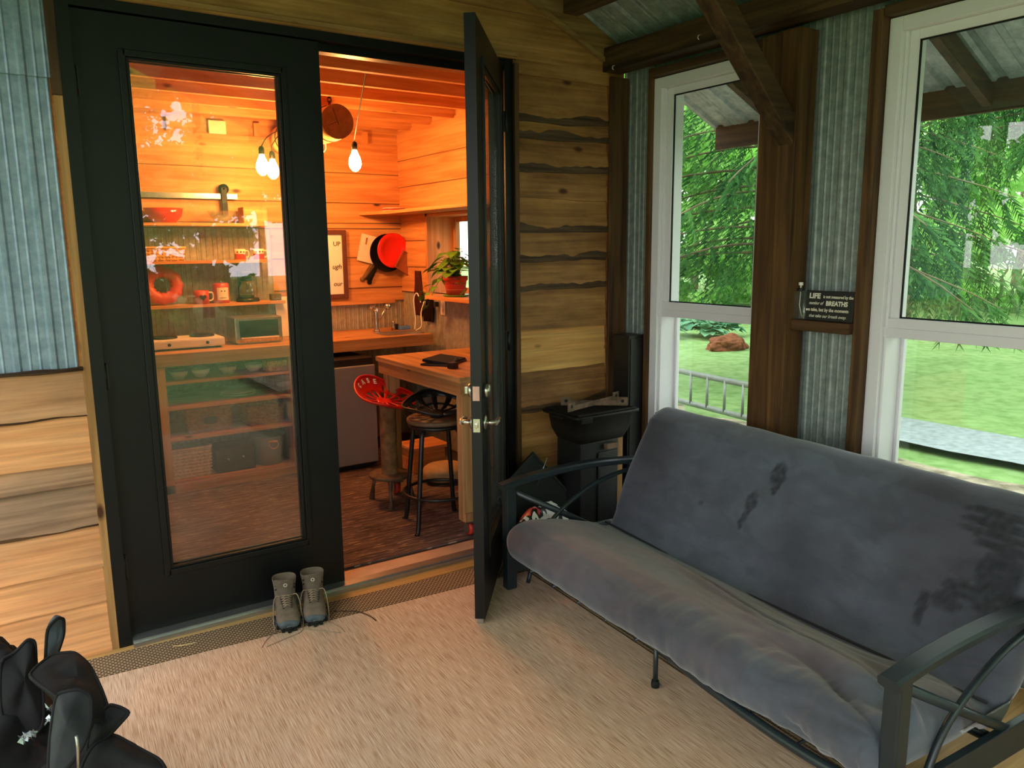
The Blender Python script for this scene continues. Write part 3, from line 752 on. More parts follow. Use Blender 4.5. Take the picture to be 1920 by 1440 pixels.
def armset(y):
    a=thing_part('arm',fu)
    S=.024
    mb=MB(); mb.box(-.026,.026,y-S,y+S,.01,.515,bev=.006); mb.build('front_post',M_futon_metal,a)
    mb=MB(); c=spline([(-.045,y,.514),(.08,y,.532),(.24,y,.545),(.42,y,.549),(.58,y,.543),(.76,y,.525),(.86,y,.505)],5)
    # rectangular bar section
    sec=[(-.030,-.010),(-.030,.008),(-.022,.015),(.022,.015),(.030,.008),(.030,-.010),(.022,-.015),(-.022,-.015)]
    rows=[]
    for k,p in enumerate(c):
        d=(c[min(k+1,len(c)-1)]-c[max(0,k-1)]).normalized(); u=Vector((-d.z,0,d.x))
        rows.append([p+Vector((0,s0,0))+u*s1 for s0,s1 in sec])
    mb.smooth=False; I=mb.grid(rows,closeu=True); mb.face(I[0][::-1]); mb.face(I[-1]); mb.build('armrest',M_futon_metal,a)
    mb=MB(); mb.tube(spline([(.10,y,.012),(.15,y,.16),(.25,y,.31),(.45,y,.425),(.62,y,.47),(.80,y,.49)],6),.011,10); mb.build('arched_rod',M_futon_metal,a)
    mb=MB(); mb.tube([(.02,y,.485),(.84,y,.02)],.012,8,flat=(.55,1.25)); mb.build('diagonal_brace',M_futon_metal,a)
    mb=MB(); mb.box(.02,.84,y-.012,y+.012,.085,.185,bev=.003); mb.build('side_rail',M_futon_metal,a)
    mb=MB(); mb.box(.80,.85,y-S,y+S,.01,.51,bev=.006); mb.build('rear_post',M_futon_metal,a)
def thing_part(name,parent):
    o=bpy.data.objects.new(name,None); C.objects.link(o); o.parent=parent; return o
armset(.01); armset(-LEN)

# ------------------------------------------------------------------ hiking boots
def boot_mesh(mirror=1):
    # fan of sections about an instep pivot: theta 0 = vertical plane at mid foot, 90 = horizontal ring at ankle
    secs=[]
    def ring(c,ax1,ax2,r1,r2,flat=1.0,n=20,pw=2.4):
        out=[]
        for k in range(n):
            a=2*PI*k/n; ca,sa=math.cos(a),math.sin(a)
            x=math.copysign(abs(ca)**(2/pw),ca)*r1; y=math.copysign(abs(sa)**(2/pw),sa)*r2
            out.append(Vector(c)+Vector(ax1)*x+Vector(ax2)*y)
        return out
    X=(1,0,0)
    foot=[(-.140,.030,.022,.020),(-.136,.034,.036,.028),(-.122,.038,.046,.034),(-.10,.041,.051,.038),(-.07,.045,.052,.043),(-.04,.052,.050,.050),(-.012,.060,.046,.058)]
    for y,z,rx,rz in foot: secs.append(ring((0,y,z),X,(0,0,1),rx,rz))
    piv=Vector((0,.012,.118))
    for th,Lr,rx in ((12,.118,.047),(30,.130,.047),(50,.132,.047),(68,.112,.047),(84,.100,.047)):
        t=math.radians(th); dr=Vector((0,math.sin(t),-math.cos(t)))
        c=piv+dr*(Lr/2-.004); secs.append(ring(c,X,-dr,rx,Lr/2+.004))
    for z,ly,rx,yc in ((.135,.051,.048,.062),(.155,.053,.050,.064),(.175,.055,.053,.066),(.188,.055,.055,.067)):
        secs.append(ring((0,yc,z),X,(0,-1,0),rx,ly))
    return secs
def make_boot(name,label,loc,rz,m):
    b=thing(name,label,'boot',loc,rz,None)
    b['group']='pair of hiking boots by the door'; b.scale=(.97,.93,.90)
    secs=boot_mesh()
    mb=MB(); mb.smooth=True; I=mb.grid(secs,closeu=True); mb.face(I[0][::-1])
    up_=mb.build('boot_upper',M_boot,b); so=up_.modifiers.new('s','SOLIDIFY'); so.thickness=.004; so.offset=-1; sb=up_.modifiers.new('ss','SUBSURF'); sb.levels=1; sb.render_levels=1
    # collar opening darkness comes from the real hollow; insole plate
    mb=MB(); mb.lathe([(0,0),(.034,0)],c=(0,.06,.10),n=16,sy=1.25); mb.build('lining',M_dark,b)
    # toe cap rand
    mb=MB(); mb.smooth=True
    rows=[]
    for y,z,rx,rz_ in [(-.146,.028,.012,.012),(-.143,.030,.030,.024),(-.136,.033,.042,.031),(-.122,.036,.051,.037),(-.104,.036,.0545,.038)]:
        r=[]
        for k in range(13):
            a=PI*k/12; hh=rz_*(1.0 if y<-.11 else .93)
            r.append((math.cos(a)*rx*1.0,y+(.016*abs(math.cos(a))**2 if y>-.13 else 0),max(.008,z-.006+math.sin(a)*hh)))
        rows.append(r)
    mb.grid(rows); mb.face([mb.vert(p) for p in rows[0]])
    for s in (-1,1):
        mb.grid([[(s*(.0535),-.104+.02*k,.008+ .0) for k in range(5)],[(s*(.055),-.104+.02*k,.034-.003*k) for k in range(5)]])
    tc=mb.build('toe_cap',M_bootrub,b); so=tc.modifiers.new('s','SOLIDIFY'); so.thickness=.003
    # sole with lugs
    def outline(s=1.0):
        pts=[]
        for k in range(28):
            a=2*PI*k/28; y=-.02+math.cos(a)*.128*s*-1; x=math.sin(a)*.050*s
            x*=1.0+.16*max(0,math.cos(a)) - .12*max(0,-math.cos(a)) 
            pts.append(Vector((x,y,0)))
        return pts
    mb=MB(); o1=outline(1.0); o2=outline(1.03); o0=outline(.96)
    I=mb.grid([[p+Vector((0,0,.004)) for p in o0],[p+Vector((0,0,.010)) for p in o2],[p+Vector((0,0,.022)) for p in o2],[p+Vector((0,0,.026)) for p in o1]],closeu=True); mb.face(I[0][::-1]); mb.face(I[-1])
    for k in range(28):
        if k%2==0:
            p=o2[k]; mb.box(p.x-.007,p.x+.007,p.y-.006,p.y+.006,0.001,.016,bev=.002)
    mb.build('sole',M_sole,b)
    # tongue, standing up
    mb=MB(); mb.smooth=True; rows=[]
    path=[(-.052,.098,.020),(-.03,.108,.023),(-.012,.122,.026),(.000,.142,.031),(.004,.165,.035),(.004,.190,.043),(.000,.210,.043)]
    for k,(y,z,w) in enumerate(path):
        rows.append([(w*u+m*.004*k/6,y-.010*(1-u*u)+.002*nz(u*3,k,1),z-(.009*abs(u+.2*m) if k==6 else 0)+(.012*max(0,u*m) if k==6 else 0)) for u in [-1,-.75,-.5,-.25,0,.25,.5,.75,1]])
    mb.grid(rows); tg=mb.build('tongue',M_boot2,b); so=tg.modifiers.new('s','SOLIDIFY'); so.thickness=.007; sb=tg.modifiers.new('ss','SUBSURF'); sb.levels=1; sb.render_levels=1
    mb=MB(); mb.lathe([(.0085,0),(.0085,.001),(.006,.001),(.006,0)],c=(0,-.013,.178),M=Rm('X',90),n=18); mb.build('badge',M_paperw,tg)
    # eyelets and laces
    ey=[]
    for k in range(6):
        t=k/5; ey.append((.017+.007*t,-.082+.064*t,.092+.030*t+.006))
    mb=MB()
    for x,y,z in ey:
        for s in (-1,1): mb.lathe([(.0045,0),(.0045,.003),(.002,.003)],c=(s*x,y,z-.003),M=Rm('X',35),n=10)
    for k,(z,y) in enumerate(((.150,.014),(.170,.013))):
        for s in (-1,1): mb.lathe([(0,0),(.0045,0),(.0045,.005),(0,.006)],c=(s*.041,y+.002,z),M=Rm('X',90),n=10)
    mb.build('eyelets',M_black,b)['kind']='stuff'
    mb=MB()
    for k in range(5):
        a=ey[k]; c_=ey[k+1]
        for s in (-1,1):
            mb.tube([(s*a[0],a[1],a[2]+.001),(0,(a[1]+c_[1])/2-.004,(a[2]+c_[2])/2+.009),(-s*c_[0],c_[1],c_[2]+.001)],.0022,6)
    for s in (-1,1):
        x,y,z=ey[5]; e=[(s*x,y,z),(s*.045,y-.004,z+.002),(s*.056,y-.015,z-.03),(s*.062,-.07,.04),(s*.061,-.11,.006)]
        if s*m<0: e+= [(s*.045,-.165,.003),(s*-.02,-.205,.003),(m*.10,-.25,.003)]
        else: e+=[(s*.07,-.14,.003),(s*.10,-.19,.003),(s*.12,-.25,.003)]
        mb.tube(spline(e,6),.0022,6)
    mb.build('lace',M_lace,b)
    # side flap of the shaft folded outward
    return b
make_boot('hiking_boot','left grey hiking boot of the pair by the closed door',(.597,-.178,.006),math.radians(-14),-1)
make_boot('hiking_boot','right grey hiking boot with brown lace ends trailing right',(.716,-.190,.006),math.radians(-18),1)
mb=MB(); mb.tube(spline([(.79,-.24,.011),(.87,-.30,.010),(.90,-.37,.010),(.905,-.43,.010)],6),.0028,6)
tag(mb.build('bootlace',plain('brown_lace',(84,52,36),.9)),'brown bootlace lying loose on the rug right of the boots','lace')
mb=MB(); mb.tube(spline([(.13,-.16,.012),(.17,-.175,.011),(.215,-.18,.011)],5),.0018,5)
tag(mb.build('straw_stem',plain('straw',(225,200,140),.8)),'thin dry straw lying across the rug edge before the left door','straw')

# ------------------------------------------------------------------ grill corner
gr=thing('hibachi_grill','black cast iron charcoal grill on a stand in the corner','grill',(2.26,-.225,0))
mb=MB(); x0,x1,y0,y1=-.205,.205,-.165,.135
def frustum(mb,top,bot,z1,z0,inner=None):
    a=[(top[0],top[2],z1),(top[1],top[2],z1),(top[1],top[3],z1),(top[0],top[3],z1)]; b=[(bot[0],bot[2],z0),(bot[1],bot[2],z0),(bot[1],bot[3],z0),(bot[0],bot[3],z0)]
    return [Vector(p) for p in a],[Vector(p) for p in b]
def rr(x0,x1,y0,y1,r,z,n=5):
    pts=[]
    for cx_,cy_,a0 in ((x1-r,y1-r,0),(x0+r,y1-r,90),(x0+r,y0+r,180),(x1-r,y0+r,270)):
        for k in range(n+1):
            a=math.radians(a0+90*k/n); pts.append((cx_+r*math.cos(a),cy_+r*math.sin(a),z))
    return pts
mb.smooth=True
I=mb.grid([rr(-.11,.11,-.09,.07,.04,.588),rr(-.16,.16,-.13,.10,.05,.60),rr(-.185,.185,-.15,.12,.05,.655),rr(-.195,.195,-.158,.128,.045,.735),rr(-.215,.215,-.175,.142,.03,.738),rr(-.217,.217,-.177,.144,.03,.752),rr(-.190,.190,-.152,.122,.03,.750),rr(-.175,.175,-.14,.11,.04,.66),rr(-.10,.10,-.08,.06,.03,.61)],closeu=True)
mb.smooth=False; mb.face(I[0][::-1]); mb.face(I[-1])
mb.build('firebowl',M_iron,gr)
mb=MB(); mb.box(-.195,.195,-.155,-.147,.752,.762); mb.box(-.195,.195,.115,.123,.752,.762)
for k in range(19): x=-.19+.38*k/18; mb.box(x-.003,x+.003,-.15,.12,.754,.760)
mb.build('cooking_grate',M_iron,gr)
for s in (-1,1):
    mb=MB(); mb.box(s*.20-.03 if s<0 else .20,s*.20 if s<0 else .25,-.06,.03,.728,.742,bev=.004); mb.build('handle',M_iron,gr)
mb=MB(); mb.box(-.20,-.13,-.192,-.176,.722,.748,bev=.003); mb.build('air_vent',M_iron,gr)
mb=MB(); mb.box(-.135,.12,-.10,.10,.0,.59,bev=.004); st_=mb.build('stand_cabinet',M_black,gr)
mb=MB(); mb.box(-.02,.115,-.108,-.10,.03,.53,bev=.003); mb.build('cabinet_door',M_black,st_)
mb=MB(); mb.box(.02,.10,-.13,-.10,.545,.575,bev=.004); mb.build('handle',M_rust,st_)
# crossed iron handles lying on the grate
cr=thing('grate_lifter','crossed rusty iron bars lying on the grill grate','grate lifter',(2.29,-.235,.765))
for rz_,ln in ((14,.20),(-38,.15)):
    mb=MB(); M=Rm('Z',rz_); mb.box(-ln,ln,-.003,.003,.0,.026,M=M); 
    for s in (-1,1):
        mb.box(s*ln-.028,s*ln+.028,-.004,.004,-.002,.045,M=M,bev=.003)
        mb.lathe([(0,0),(.009,0),(.009,.0095),(0,.0095)],c=M@Vector((s*ln,-.0045,.024)),M=M@Rm('X',90) if False else M@Rm('X',-90),n=12,m=1)
    mb.build('bar',[M_rust,M_sole],cr)
cb=thing('metal_cabinet','tall black metal cabinet standing in the porch corner','cabinet',(2.59,-.17,0))
mb=MB(); mb.box(-.055,.065,-.062,.06,0,1.12,bev=.003); mb.build('body',M_black,cb)
mb=MB(); mb.box(-.045,.058,-.068,-.062,.04,1.10,bev=.002); mb.build('door',M_black,cb)
# leaning black tray
mb=MB(); mb.box(-.15,.15,-.006,.006,-.22,.22,bev=.004); mb.box(-.15,.15,-.016,-.006,-.22,-.205); mb.box(-.15,.15,-.016,-.006,.205,.22); mb.box(-.15,-.138,-.016,-.006,-.22,.22); mb.box(.138,.15,-.016,-.006,-.22,.22)
o=mb.build('metal_tray',M_black,loc=(1.975,-.175,.275),rot=(math.radians(-14),math.radians(-38),0)); tag(o,'black metal tray leaning tilted against the grill stand','tray')
mb=MB(); mb.tube([(0,0,0),(.045,-.02,.14)],.003,8); o=mb.build('wire_skewer',M_steel,loc=(1.93,-.215,.385)); tag(o,'thin shiny metal rod resting against the black tray','skewer')
# charcoal bag
cbag=thing('charcoal_bag','white black and red printed bag lying behind the futon arm','bag',(1.86,-.355,0),.05); cbag.scale=(.85,.85,1.5)
mb=MB(); mb.smooth=True; rows=[]
for j in range(15):
    t=j/14; a=-1+2*t; hw=.20; rr_=math.sqrt(max(0,1-abs(a)**2.6))
    rows.append([(a*hw,(.085*rr_+.004)*math.cos(2*PI*k/18)+.01*nz(a*5,k*.7,1),max(0,.11+(.105*rr_+.004)*math.sin(2*PI*k/18)+.02*nz(a*6,k*.6,3))) for k in range(18)])
I=mb.grid(rows,closeu=True)
m,nt,b,_=new_mat('printed_bag'); v,_s=coords(nt,(9,9,9)); no=N(nt,'ShaderNodeTexNoise'); no.inputs['Detail'].default_value=1; no.inputs['Distortion'].default_value=1; L(nt,v,no.inputs['Vector'])
L(nt,ramp(nt,no.outputs[0],[(0,lin((18,18,18))),(.44,lin((225,222,214))),(.55,lin((24,24,24))),(.63,lin((190,60,60)))],'CONSTANT'),b.inputs['Base Color']); b.inputs['Roughness'].default_value=.35
mb.build('bag_body',m,cbag)
mb=MB(); mb.box(.06,.10,-.03,-.022,0,.58); mb.box(.06,.10,-.022,.0,.0,.58)
mb.tint=(.1,.2,0); o=MB(); o.tint=(.2,.3,0); o.box(2.44,2.475,-.26,-.225,0,.62); o=o.build('wood_post',M_trim_z); tag(o,'short pale pine post standing beside the grill stand','post')

# ------------------------------------------------------------------ shelf between post and stud
mb=MB(); mb.tint=(.35,.2,0); mb.box(2.575,2.668,-1.511,-1.229,1.232,1.278,bev=.003)
mb.tint=(.4,.5,0)
o=mb.build('shelf_board',M_old_y); tag(o,'short brown shelf board nailed between the post and stud','shelf')
sg=thing('wooden_sign','black plaque about life and breaths leaning on the small shelf','sign',(2.598,-1.405,1.2795),0)
# sign front faces -x ; lies in local Y (left = +y) , tilted back
tilt=Rm('Y',7)
TM=tilt@Rm('Z',-90)@Rm('X',90)  # text plane: x-> -y, y-> z, normal -> -x
mb=MB(); mb.box(0,.018,-.104,.130,.0,.128,M=tilt,bev=.002); mb.build('panel',plain('black_sign_paint',(20,19,18),.55),sg)
def sgn(body,u,z,size,bold=0,shear=0,sx=1):
    M=tilt@Tm(-.0008,-u,z)@Rm('Z',-90)@Rm('X',90)
    o=text_mesh(body,size,M_paperw,'lettering',sg,M,.0003,bold,shear,'LEFT',sx); return o
sgn('LIFE',-.112,.095,.030,.0013,0,1.06); sgn('is not measured by the',-.044,.097,.0180,.0004,0,.84)
sgn('number of',-.110,.068,.020,.0001,.35,.80); sgn('BREATHS',-.028,.066,.027,.0011,0,.92)
sgn('we take, but by the moments',-.122,.040,.0200,.0004,0,.86)
sgn('that take our breath away.',-.104,.014,.0190,.0001,.35,.88)
bt=thing('soap_bottle','clear plastic pump bottle beside the black sign','bottle',(2.610,-1.247,1.279))
mb=MB(); mb.smooth=True; mb.grid([rr(-.016,.016,-.036,.036,.008,0),rr(-.018,.018,-.038,.038,.01,.01),rr(-.018,.018,-.038,.038,.01,.115),rr(-.012,.012,-.014,.014,.01,.125)],closeu=True)
mb.build('bottle_body',M_gls,bt)
mb=MB(); mb.lathe([(0,.122),(.013,.122),(.013,.134),(.005,.136),(0,.136)],n=16); mb.build('collar',M_black,bt)
mb=MB(); mb.lathe([(0,.136),(.004,.136),(.004,.146),(.010,.147),(.010,.160),(0,.161)],n=14); mb.tube([(0,0,.12),(.002,.004,.06),(0,-.012,.01)],.002,6); mb.build('pump',M_whitep,bt)
# small hooks on the beam
for (y,z) in ((-.13,2.52),(-.72,2.545)):
    mb=MB(); mb.tube([(2.497,y,z+.012),(2.485,y,z+.008),(2.482,y,z-.004),(2.490,y,z-.01)],.0022,6)
    tag(mb.build('cup_hook',M_whitep),'small white hook screwed into the dark eave beam','hook','hooks on the eave beam')
# ------------------------------------------------------------------ cabin interior shell
mb=MB(); mb.box(-1.1,2.68,.115,2.75,-.03,.022)
struct(mb.build('floor',M_dark),'cabin floor under the brown rag rug','floor')
mb=MB(); mb.box(-.95,2.45,.14,2.3,.022,.030); o=mb.build('woven_rug',mat_darkrug()); tag(o,'dark brown rag rug with pale flecks on the cabin floor','rug')
px_=lambda u,d,z:(u,YB-d-.004,z)
mb=MB(); mb.m=1; mb.box(-1.1,2.9,YB,YB+.1,-.03,2.75)
mb.m=0; boards(mb,-1.0,XI,[2.425,2.19,1.96,1.80,1.76],px_,31,.003,tint=[.25,.3,.35,.3],tilt=.006,t0=.006,n=24,seam=.006)
boards(mb,1.50,XI,[1.76,1.53,1.285,1.17],px_,32,.003,tint=[.3,.25,.3],tilt=.006,t0=.006,n=16,seam=.006)
struct(mb.build('wall_back',[M_int_x,M_int_x]),'pine plank back wall inside the cabin','wall')
mb=MB(); corrug(mb,-1.0,1.50,.03,1.765,px_,.115,.0035,True,0,.4); corrug(mb,1.50,XI,.03,1.172,px_,.115,.0035,True,0,.4)
struct(mb.build('wall_back',M_metal_in),'ribbed metal backsplash behind the shelves and sink','metal wall')
mb=MB(); mb.tint=(.2,.3,0); mb.box(1.50,2.50,YB-.045,YB,1.155,1.185); struct(mb.build('trim_22',M_int_x),'pine ledge capping the metal backsplash','trim')
# blocks in the gap under the joists
for k,x in enumerate((.82,1.42,1.86,2.28)):
    mb=MB(); mb.tint=(.3,.2*k,0); mb.box(x,x+.042,YB-.03,YB,2.425,2.52); struct(mb.build('trim_23',M_int_z),'short stud block in the gap under the ceiling joists','trim')
mb=MB(); mb.box(1.10,1.22,YB-.035,YB,2.425,2.515,bev=.003); o=mb.build('junction_box',M_cream); tag(o,'cream electrical junction box under the cabin ceiling','junction box')
# right wall with window opening y .95..2.20 z 1.25..1.865
WY0,WY1,WZ0,WZ1=.95,2.20,1.25,1.865
pr_=lambda u,d,z:(XI-d-.004,u,z)
mb=MB(); mb.m=1
mb.box(XI,2.665,.115,WY0,-.03,2.75); mb.box(XI,2.665,WY1,YB+.1,-.03,2.75); mb.box(XI,2.665,WY0,WY1,-.03,WZ0); mb.box(XI,2.665,WY0,WY1,WZ1,2.75)
mb.m=0; boards(mb,.115,YB,[2.54,2.30,2.09,1.87],pr_,41,.003,tint=[.25,.5,.2],tilt=.006,t0=.006,n=20,seam=.006)
boards(mb,WY1,YB,[1.87,1.66,1.45,1.245],pr_,42,.003,tint=[.3,.2,.3],tilt=.006,t0=.006,n=6,seam=.006)
boards(mb,.115,WY0,[1.87,1.66,1.45,1.245],pr_,43,.003,tint=[.3,.2,.3],tilt=.006,t0=.006,n=6,seam=.006)
# window reveals
mb.tint=(.25,.6,0); mb.m=2; mb.box(XI-.012,2.88,WY1-.03,WY1,WZ0,WZ1); mb.box(XI-.012,2.88,WY0,WY0+.03,WZ0,WZ1); mb.m=1; mb.box(XI-.012,2.88,WY0,WY1,WZ1-.02,WZ1)
struct(mb.build('wall_right',[M_int_y,M_int_y,M_int_z]),'pine plank side wall with the kitchen window','wall')
mb=MB(); corrug(mb,.115,YB-.02,.03,1.245,pr_,.115,.0035,True,.02,.4)
struct(mb.build('wall_right',M_metal_in),'ribbed metal lower wall beside the table','metal wall')
mb=MB(); mb.box(-1.1,-1.0,.115,YB+.1,-.03,2.75); struct(mb.build('wall_left',M_int_y),'pine wall at the cabin left end','wall')
mb=MB(); mb.tint=(.25,.3,0); mb.box(-1.1,2.68,.0,YB+.1,2.67,2.70)
struct(mb.build('ceiling',M_int_x),'orange lit plank ceiling above the joists','ceiling')
for k,y in enumerate((.30,.64,.99,1.36,1.71,2.06,2.40)):
    mb=MB(); mb.tint=(.2,.13*k,0); mb.box(-1.0,XI,y,y+.04,2.525,2.668); struct(mb.build('trim_24',M_int_x),'pine ceiling joist running across the cabin','joist')
# kitchen window
wn=thing('window_4','small kitchen window behind the potted plant','window',(2.84,(WY0+WY1)/2,WZ0)); wn['kind']='structure'
mb=MB(); a,b_=WY0-wn.location.y+.03,WY1-wn.location.y-.03; h=WZ1-WZ0-.02
for q in ((a,a+.04,.0,h),(b_-.04,b_,.0,h),(a+.04,b_-.04,.0,.04),(a+.04,b_-.04,h-.04,h),(b_-.50,b_-.47,.04,h-.04)): mb.box(-.015,.025,q[0],q[1],q[2],q[3],bev=.003)
mb.build('window_frame',M_int_z,wn)
mb=MB(); mb.box(.003,.007,a+.04,b_-.04,.04,h-.04); mb.build('glass_pane',M_glass_win,wn)
mb=MB(); mb.tint=(.2,.3,0); mb.box(2.41,2.90,.80,1.90,1.222,1.250,bev=.003); mb.box(2.59,2.90,1.90,2.17,1.222,1.250)
tag(mb.build('window_shelf',M_int_y),'deep pine window shelf holding the potted plant','shelf')
mb=MB(); mb.tint=(.3,.7,0); mb.box(2.32,XI-.005,.60,2.62,1.868,1.892,bev=.003); mb.prism([(2.32,2.60,1.868),(2.22,2.63,1.868),(2.32,2.30,1.868)],(0,0,.024))
tag(mb.build('wall_shelf',M_int_y),'long pine wall shelf above the kitchen window','shelf')
for k in range(3):
    mb=MB(); mb.lathe([(0,0),(.085,.0),(.092,.006),(.085,.004),(0,.003)],c=(2.43,2.42,1.893+k*.0095),n=24)
    tag(mb.build('saucer',M_cream if k!=1 else M_redd),['bottom plate of the small stack on the wall shelf','middle plate of the small stack on the wall shelf','top plate of the small stack on the wall shelf'][k],'plate','plates stacked on the wall shelf')

# ------------------------------------------------------------------ counters
cn=thing('kitchen_counter','thick pine kitchen countertop along the back wall','countertop',(1.5,2.3,0))
mb=MB(); mb.tint=(.35,.2,0); mb.box(-1.0,.99,-.37,.315,.868,.952,bev=.004); 
mb.build('countertop',wood('counter_wood',0,(206,150,92),(168,112,62),(180,130,80),(140,96,56)),cn)
un=thing('shelf_unit','open pine base unit with shelves of baskets left of the fridge','shelf unit',(.5,1.95,0))
mb=MB(); mb.tint=(.0,.2,0); mb.box(0,.055,-.012,.055,.03,.866); mb.box(0,.055,.60,.655,.03,.866); mb.box(.0,.02,.055,.60,.03,.866); mb.build('end_panel',M_int_z,un)
mb=MB(); mb.box(.86,.90,0,.655,.03,.866); mb.build('end_panel',M_int_z,un)
for z,t in ((.765,.018),(.60,.02),(.395,.022),(.105,.022)):
    mb=MB(); mb.tint=(.3,z,0); mb.box(.02,.86,.006,.64,z-t,z); mb.build('shelf',M_int_x,un)
mb=MB(); mb.tint=(.1,.5,0); mb.box(.0,.90,-.012,.0,.03,.088); mb.build('plinth',M_int_x,un)
def basket(name,label,loc,w,d,h,mat,hole=False,group=None,cat='basket',taper=.92):
    b=thing(name,label,cat,loc); 
    if group: b['group']=group
    mb=MB(); mb.smooth=False; rows=[]; nn=26
    for k in range(int(h/.011)+1):
        t=k*.011/h; s=taper+(1-taper)*t; bulge=.0035 if k%2 else 0
        row=[]
        for p in rr(-w/2*s,w/2*s,-d/2*s,d/2*s,.02,0,2):
            a=math.atan2(p[1],p[0]); 
            row.append((p[0]*(1+bulge/w*3),p[1]*(1+bulge/d*3),k*.011))
        rows.append(row)
    I=mb.grid(rows,closeu=True); mb.face(I[0][::-1]); bo=mb.build('body',mat,b); so=bo.modifiers.new('s','SOLIDIFY'); so.thickness=.006
    # vertical stakes weave
    mb=MB()
    for k in range(int(w/.022)):
        x=-w/2*taper+.012+k*.022
        for q in range(int(h/.022)):
            mb.box(x-.004,x+.004,-d/2*(taper+(1-taper)*q*.022/h)-.006,-d/2*taper*.98,q*.022+(.011 if k%2 else 0),q*.022+.010+(.011 if k%2 else 0))
    mb.build('weave',mat,b)
    mb=MB(); pts=[(p[0],p[1],h) for p in rr(-w/2,w/2,-d/2,d/2,.02,0,3)]; pts.append(pts[0]); mb.tube(pts,.009,8); mb.build('rim',mat,b)
    if hole:
        mb=MB(); mb.grid([[(p[0],-d/2-.008,p[1]) for p in rr(-.045,.045,h*.5-.025,h*.5+.025,.02,0,4)],[(p[0],-d/2-.013,p[1]) for p in rr(-.05,.05,h*.5-.03,h*.5+.03,.022,0,4)]],closeu=True)
        mb.face([mb.vert((p[0],-d/2-.0085,p[1])) for p in rr(-.045,.045,h*.5-.025,h*.5+.025,.02,0,4)],1)
        mb.build('handle_hole',[mat,M_dark],b)
    return b
basket('wicker_basket','pale woven basket on the bottom shelf of the base unit',(.675,2.10,.106),.27,.24,.20,M_wickw)
basket('wicker_basket','brown wicker basket with dark oval handle hole on the middle shelf',(.82,2.13,.396),.30,.26,.165,M_wickb,True)
basket('wicker_basket','low brown wicker tray at the right of the middle shelf',(1.20,2.13,.396),.26,.24,.13,M_wickb)
mb=MB(); mb.box(-.13,.13,-.12,.12,0,.165,bev=.006); mb.lathe([(0,0),(.008,0),(.006,.008),(0,.009)],c=(-.05,-.12,.09),M=Rm('X',90),n=10,m=1); mb.lathe([(0,0),(.008,0),(.006,.008),(0,.009)],c=(.05,-.12,.095),M=Rm('X',90),n=10,m=1)
tag(mb.build('storage_box',[M_dark,M_steel],loc=(.965,2.10,.106)),'dark brown storage box between basket and bucket on bottom shelf','box')
bk=thing('metal_bucket','grey metal bucket with wire handle on the bottom shelf','bucket',(1.22,2.08,.106))
mb=MB(); mb.lathe([(0,0),(.095,0),(.105,.10),(.115,.20),(.118,.205),(.112,.20),(.102,.10),(.09,.006),(0,.006)],n=32); mb.build('body',M_fridge,bk)
mb=MB(); mb.tube(spline([(-.03,-.118,.17),(-.028,-.13,.14),(0,-.135,.125),(.028,-.13,.14),(.03,-.118,.17)],5),.003,6); mb.tube([(-.03,-.118,.172),(.03,-.118,.172)],.007,8); mb.build('handle',M_wick,bk)
# cups and bowls on top lower shelf, plates
def bowl(r,h,t=.004): return [(0,0),(r*.5,0),(r*.85,h*.45),(r,h),(r-t,h),(r*.82-t,h*.45),(r*.48,t),(0,t)]
for k,(x,mt_,lb) in enumerate(((.66,M_whitep,'white bowl at the left of the upper base shelf'),(.80,M_paperw,'second pale bowl on the upper base shelf'),(.98,M_wickw,'pale bowl in the middle of the upper base shelf'),(1.16,M_whitep,'white bowl right of centre on the upper base shelf'))):
    mb=MB(); mb.lathe(bowl(.062,.055)); tag(mb.build('serving_bowl',mt_,loc=(x,2.07+.01*k,.766)),lb,'bowl','bowls on the upper base shelf')
mb=MB(); mb.box(-.07,.07,-.06,.06,0,.075,bev=.006); tag(mb.build('bread_box',M_wick,loc=(1.295,2.06,.766)),'tan box at the right end of the upper base shelf','box')
for k in range(4):
    mb=MB(); mb.lathe([(0,0),(.07,0),(.12,.012),(.118,.014),(.07,.004),(0,.004)]); tag(mb.build('dinner_plate',M_paperw if k%2 else M_leaf,loc=(1.05,2.14,.601+.007*k)),['lowest plate of the stack on the second base shelf','second plate up in the base shelf stack','third plate up in the base shelf stack','top plate of the base shelf stack'][k],'plate','plates stacked on the base shelf')
# round pan hanging on the unit end
pn=thing('frying_pan','round black pan hanging on the left end of the base unit','pan',(.482,2.03,.27))
mb=MB(); mb.lathe([(0,0),(.12,0),(.14,.028),(.136,.028),(.117,.004),(0,.004)],M=Rm('Y',-90),n=36); mb.build('pan_body',M_black,pn)
mb=MB(); mb.box(-.014,-.006,-.012,.012,.13,.30,bev=.002); mb.build('handle',M_black,pn)
# fridge
fr_=thing('mini_fridge','silver grey compact fridge with black top under the counter','fridge',(1.68,1.745,0))
mb=MB(); mb.box(-.245,.235,.035,.60,.05,.836,bev=.006); mb.box(-.23,.22,.05,.58,.03,.05); mb.build('cabinet_body',M_black,fr_)
mb=MB(); mb.box(-.245,.235,0,.034,.075,.785,bev=.006); dd=mb.build('door',M_fridge,fr_)
mb=MB(); mb.box(.145,.185,-.003,.0,.70,.712,bev=.001); mb.build('badge',M_steel,dd)
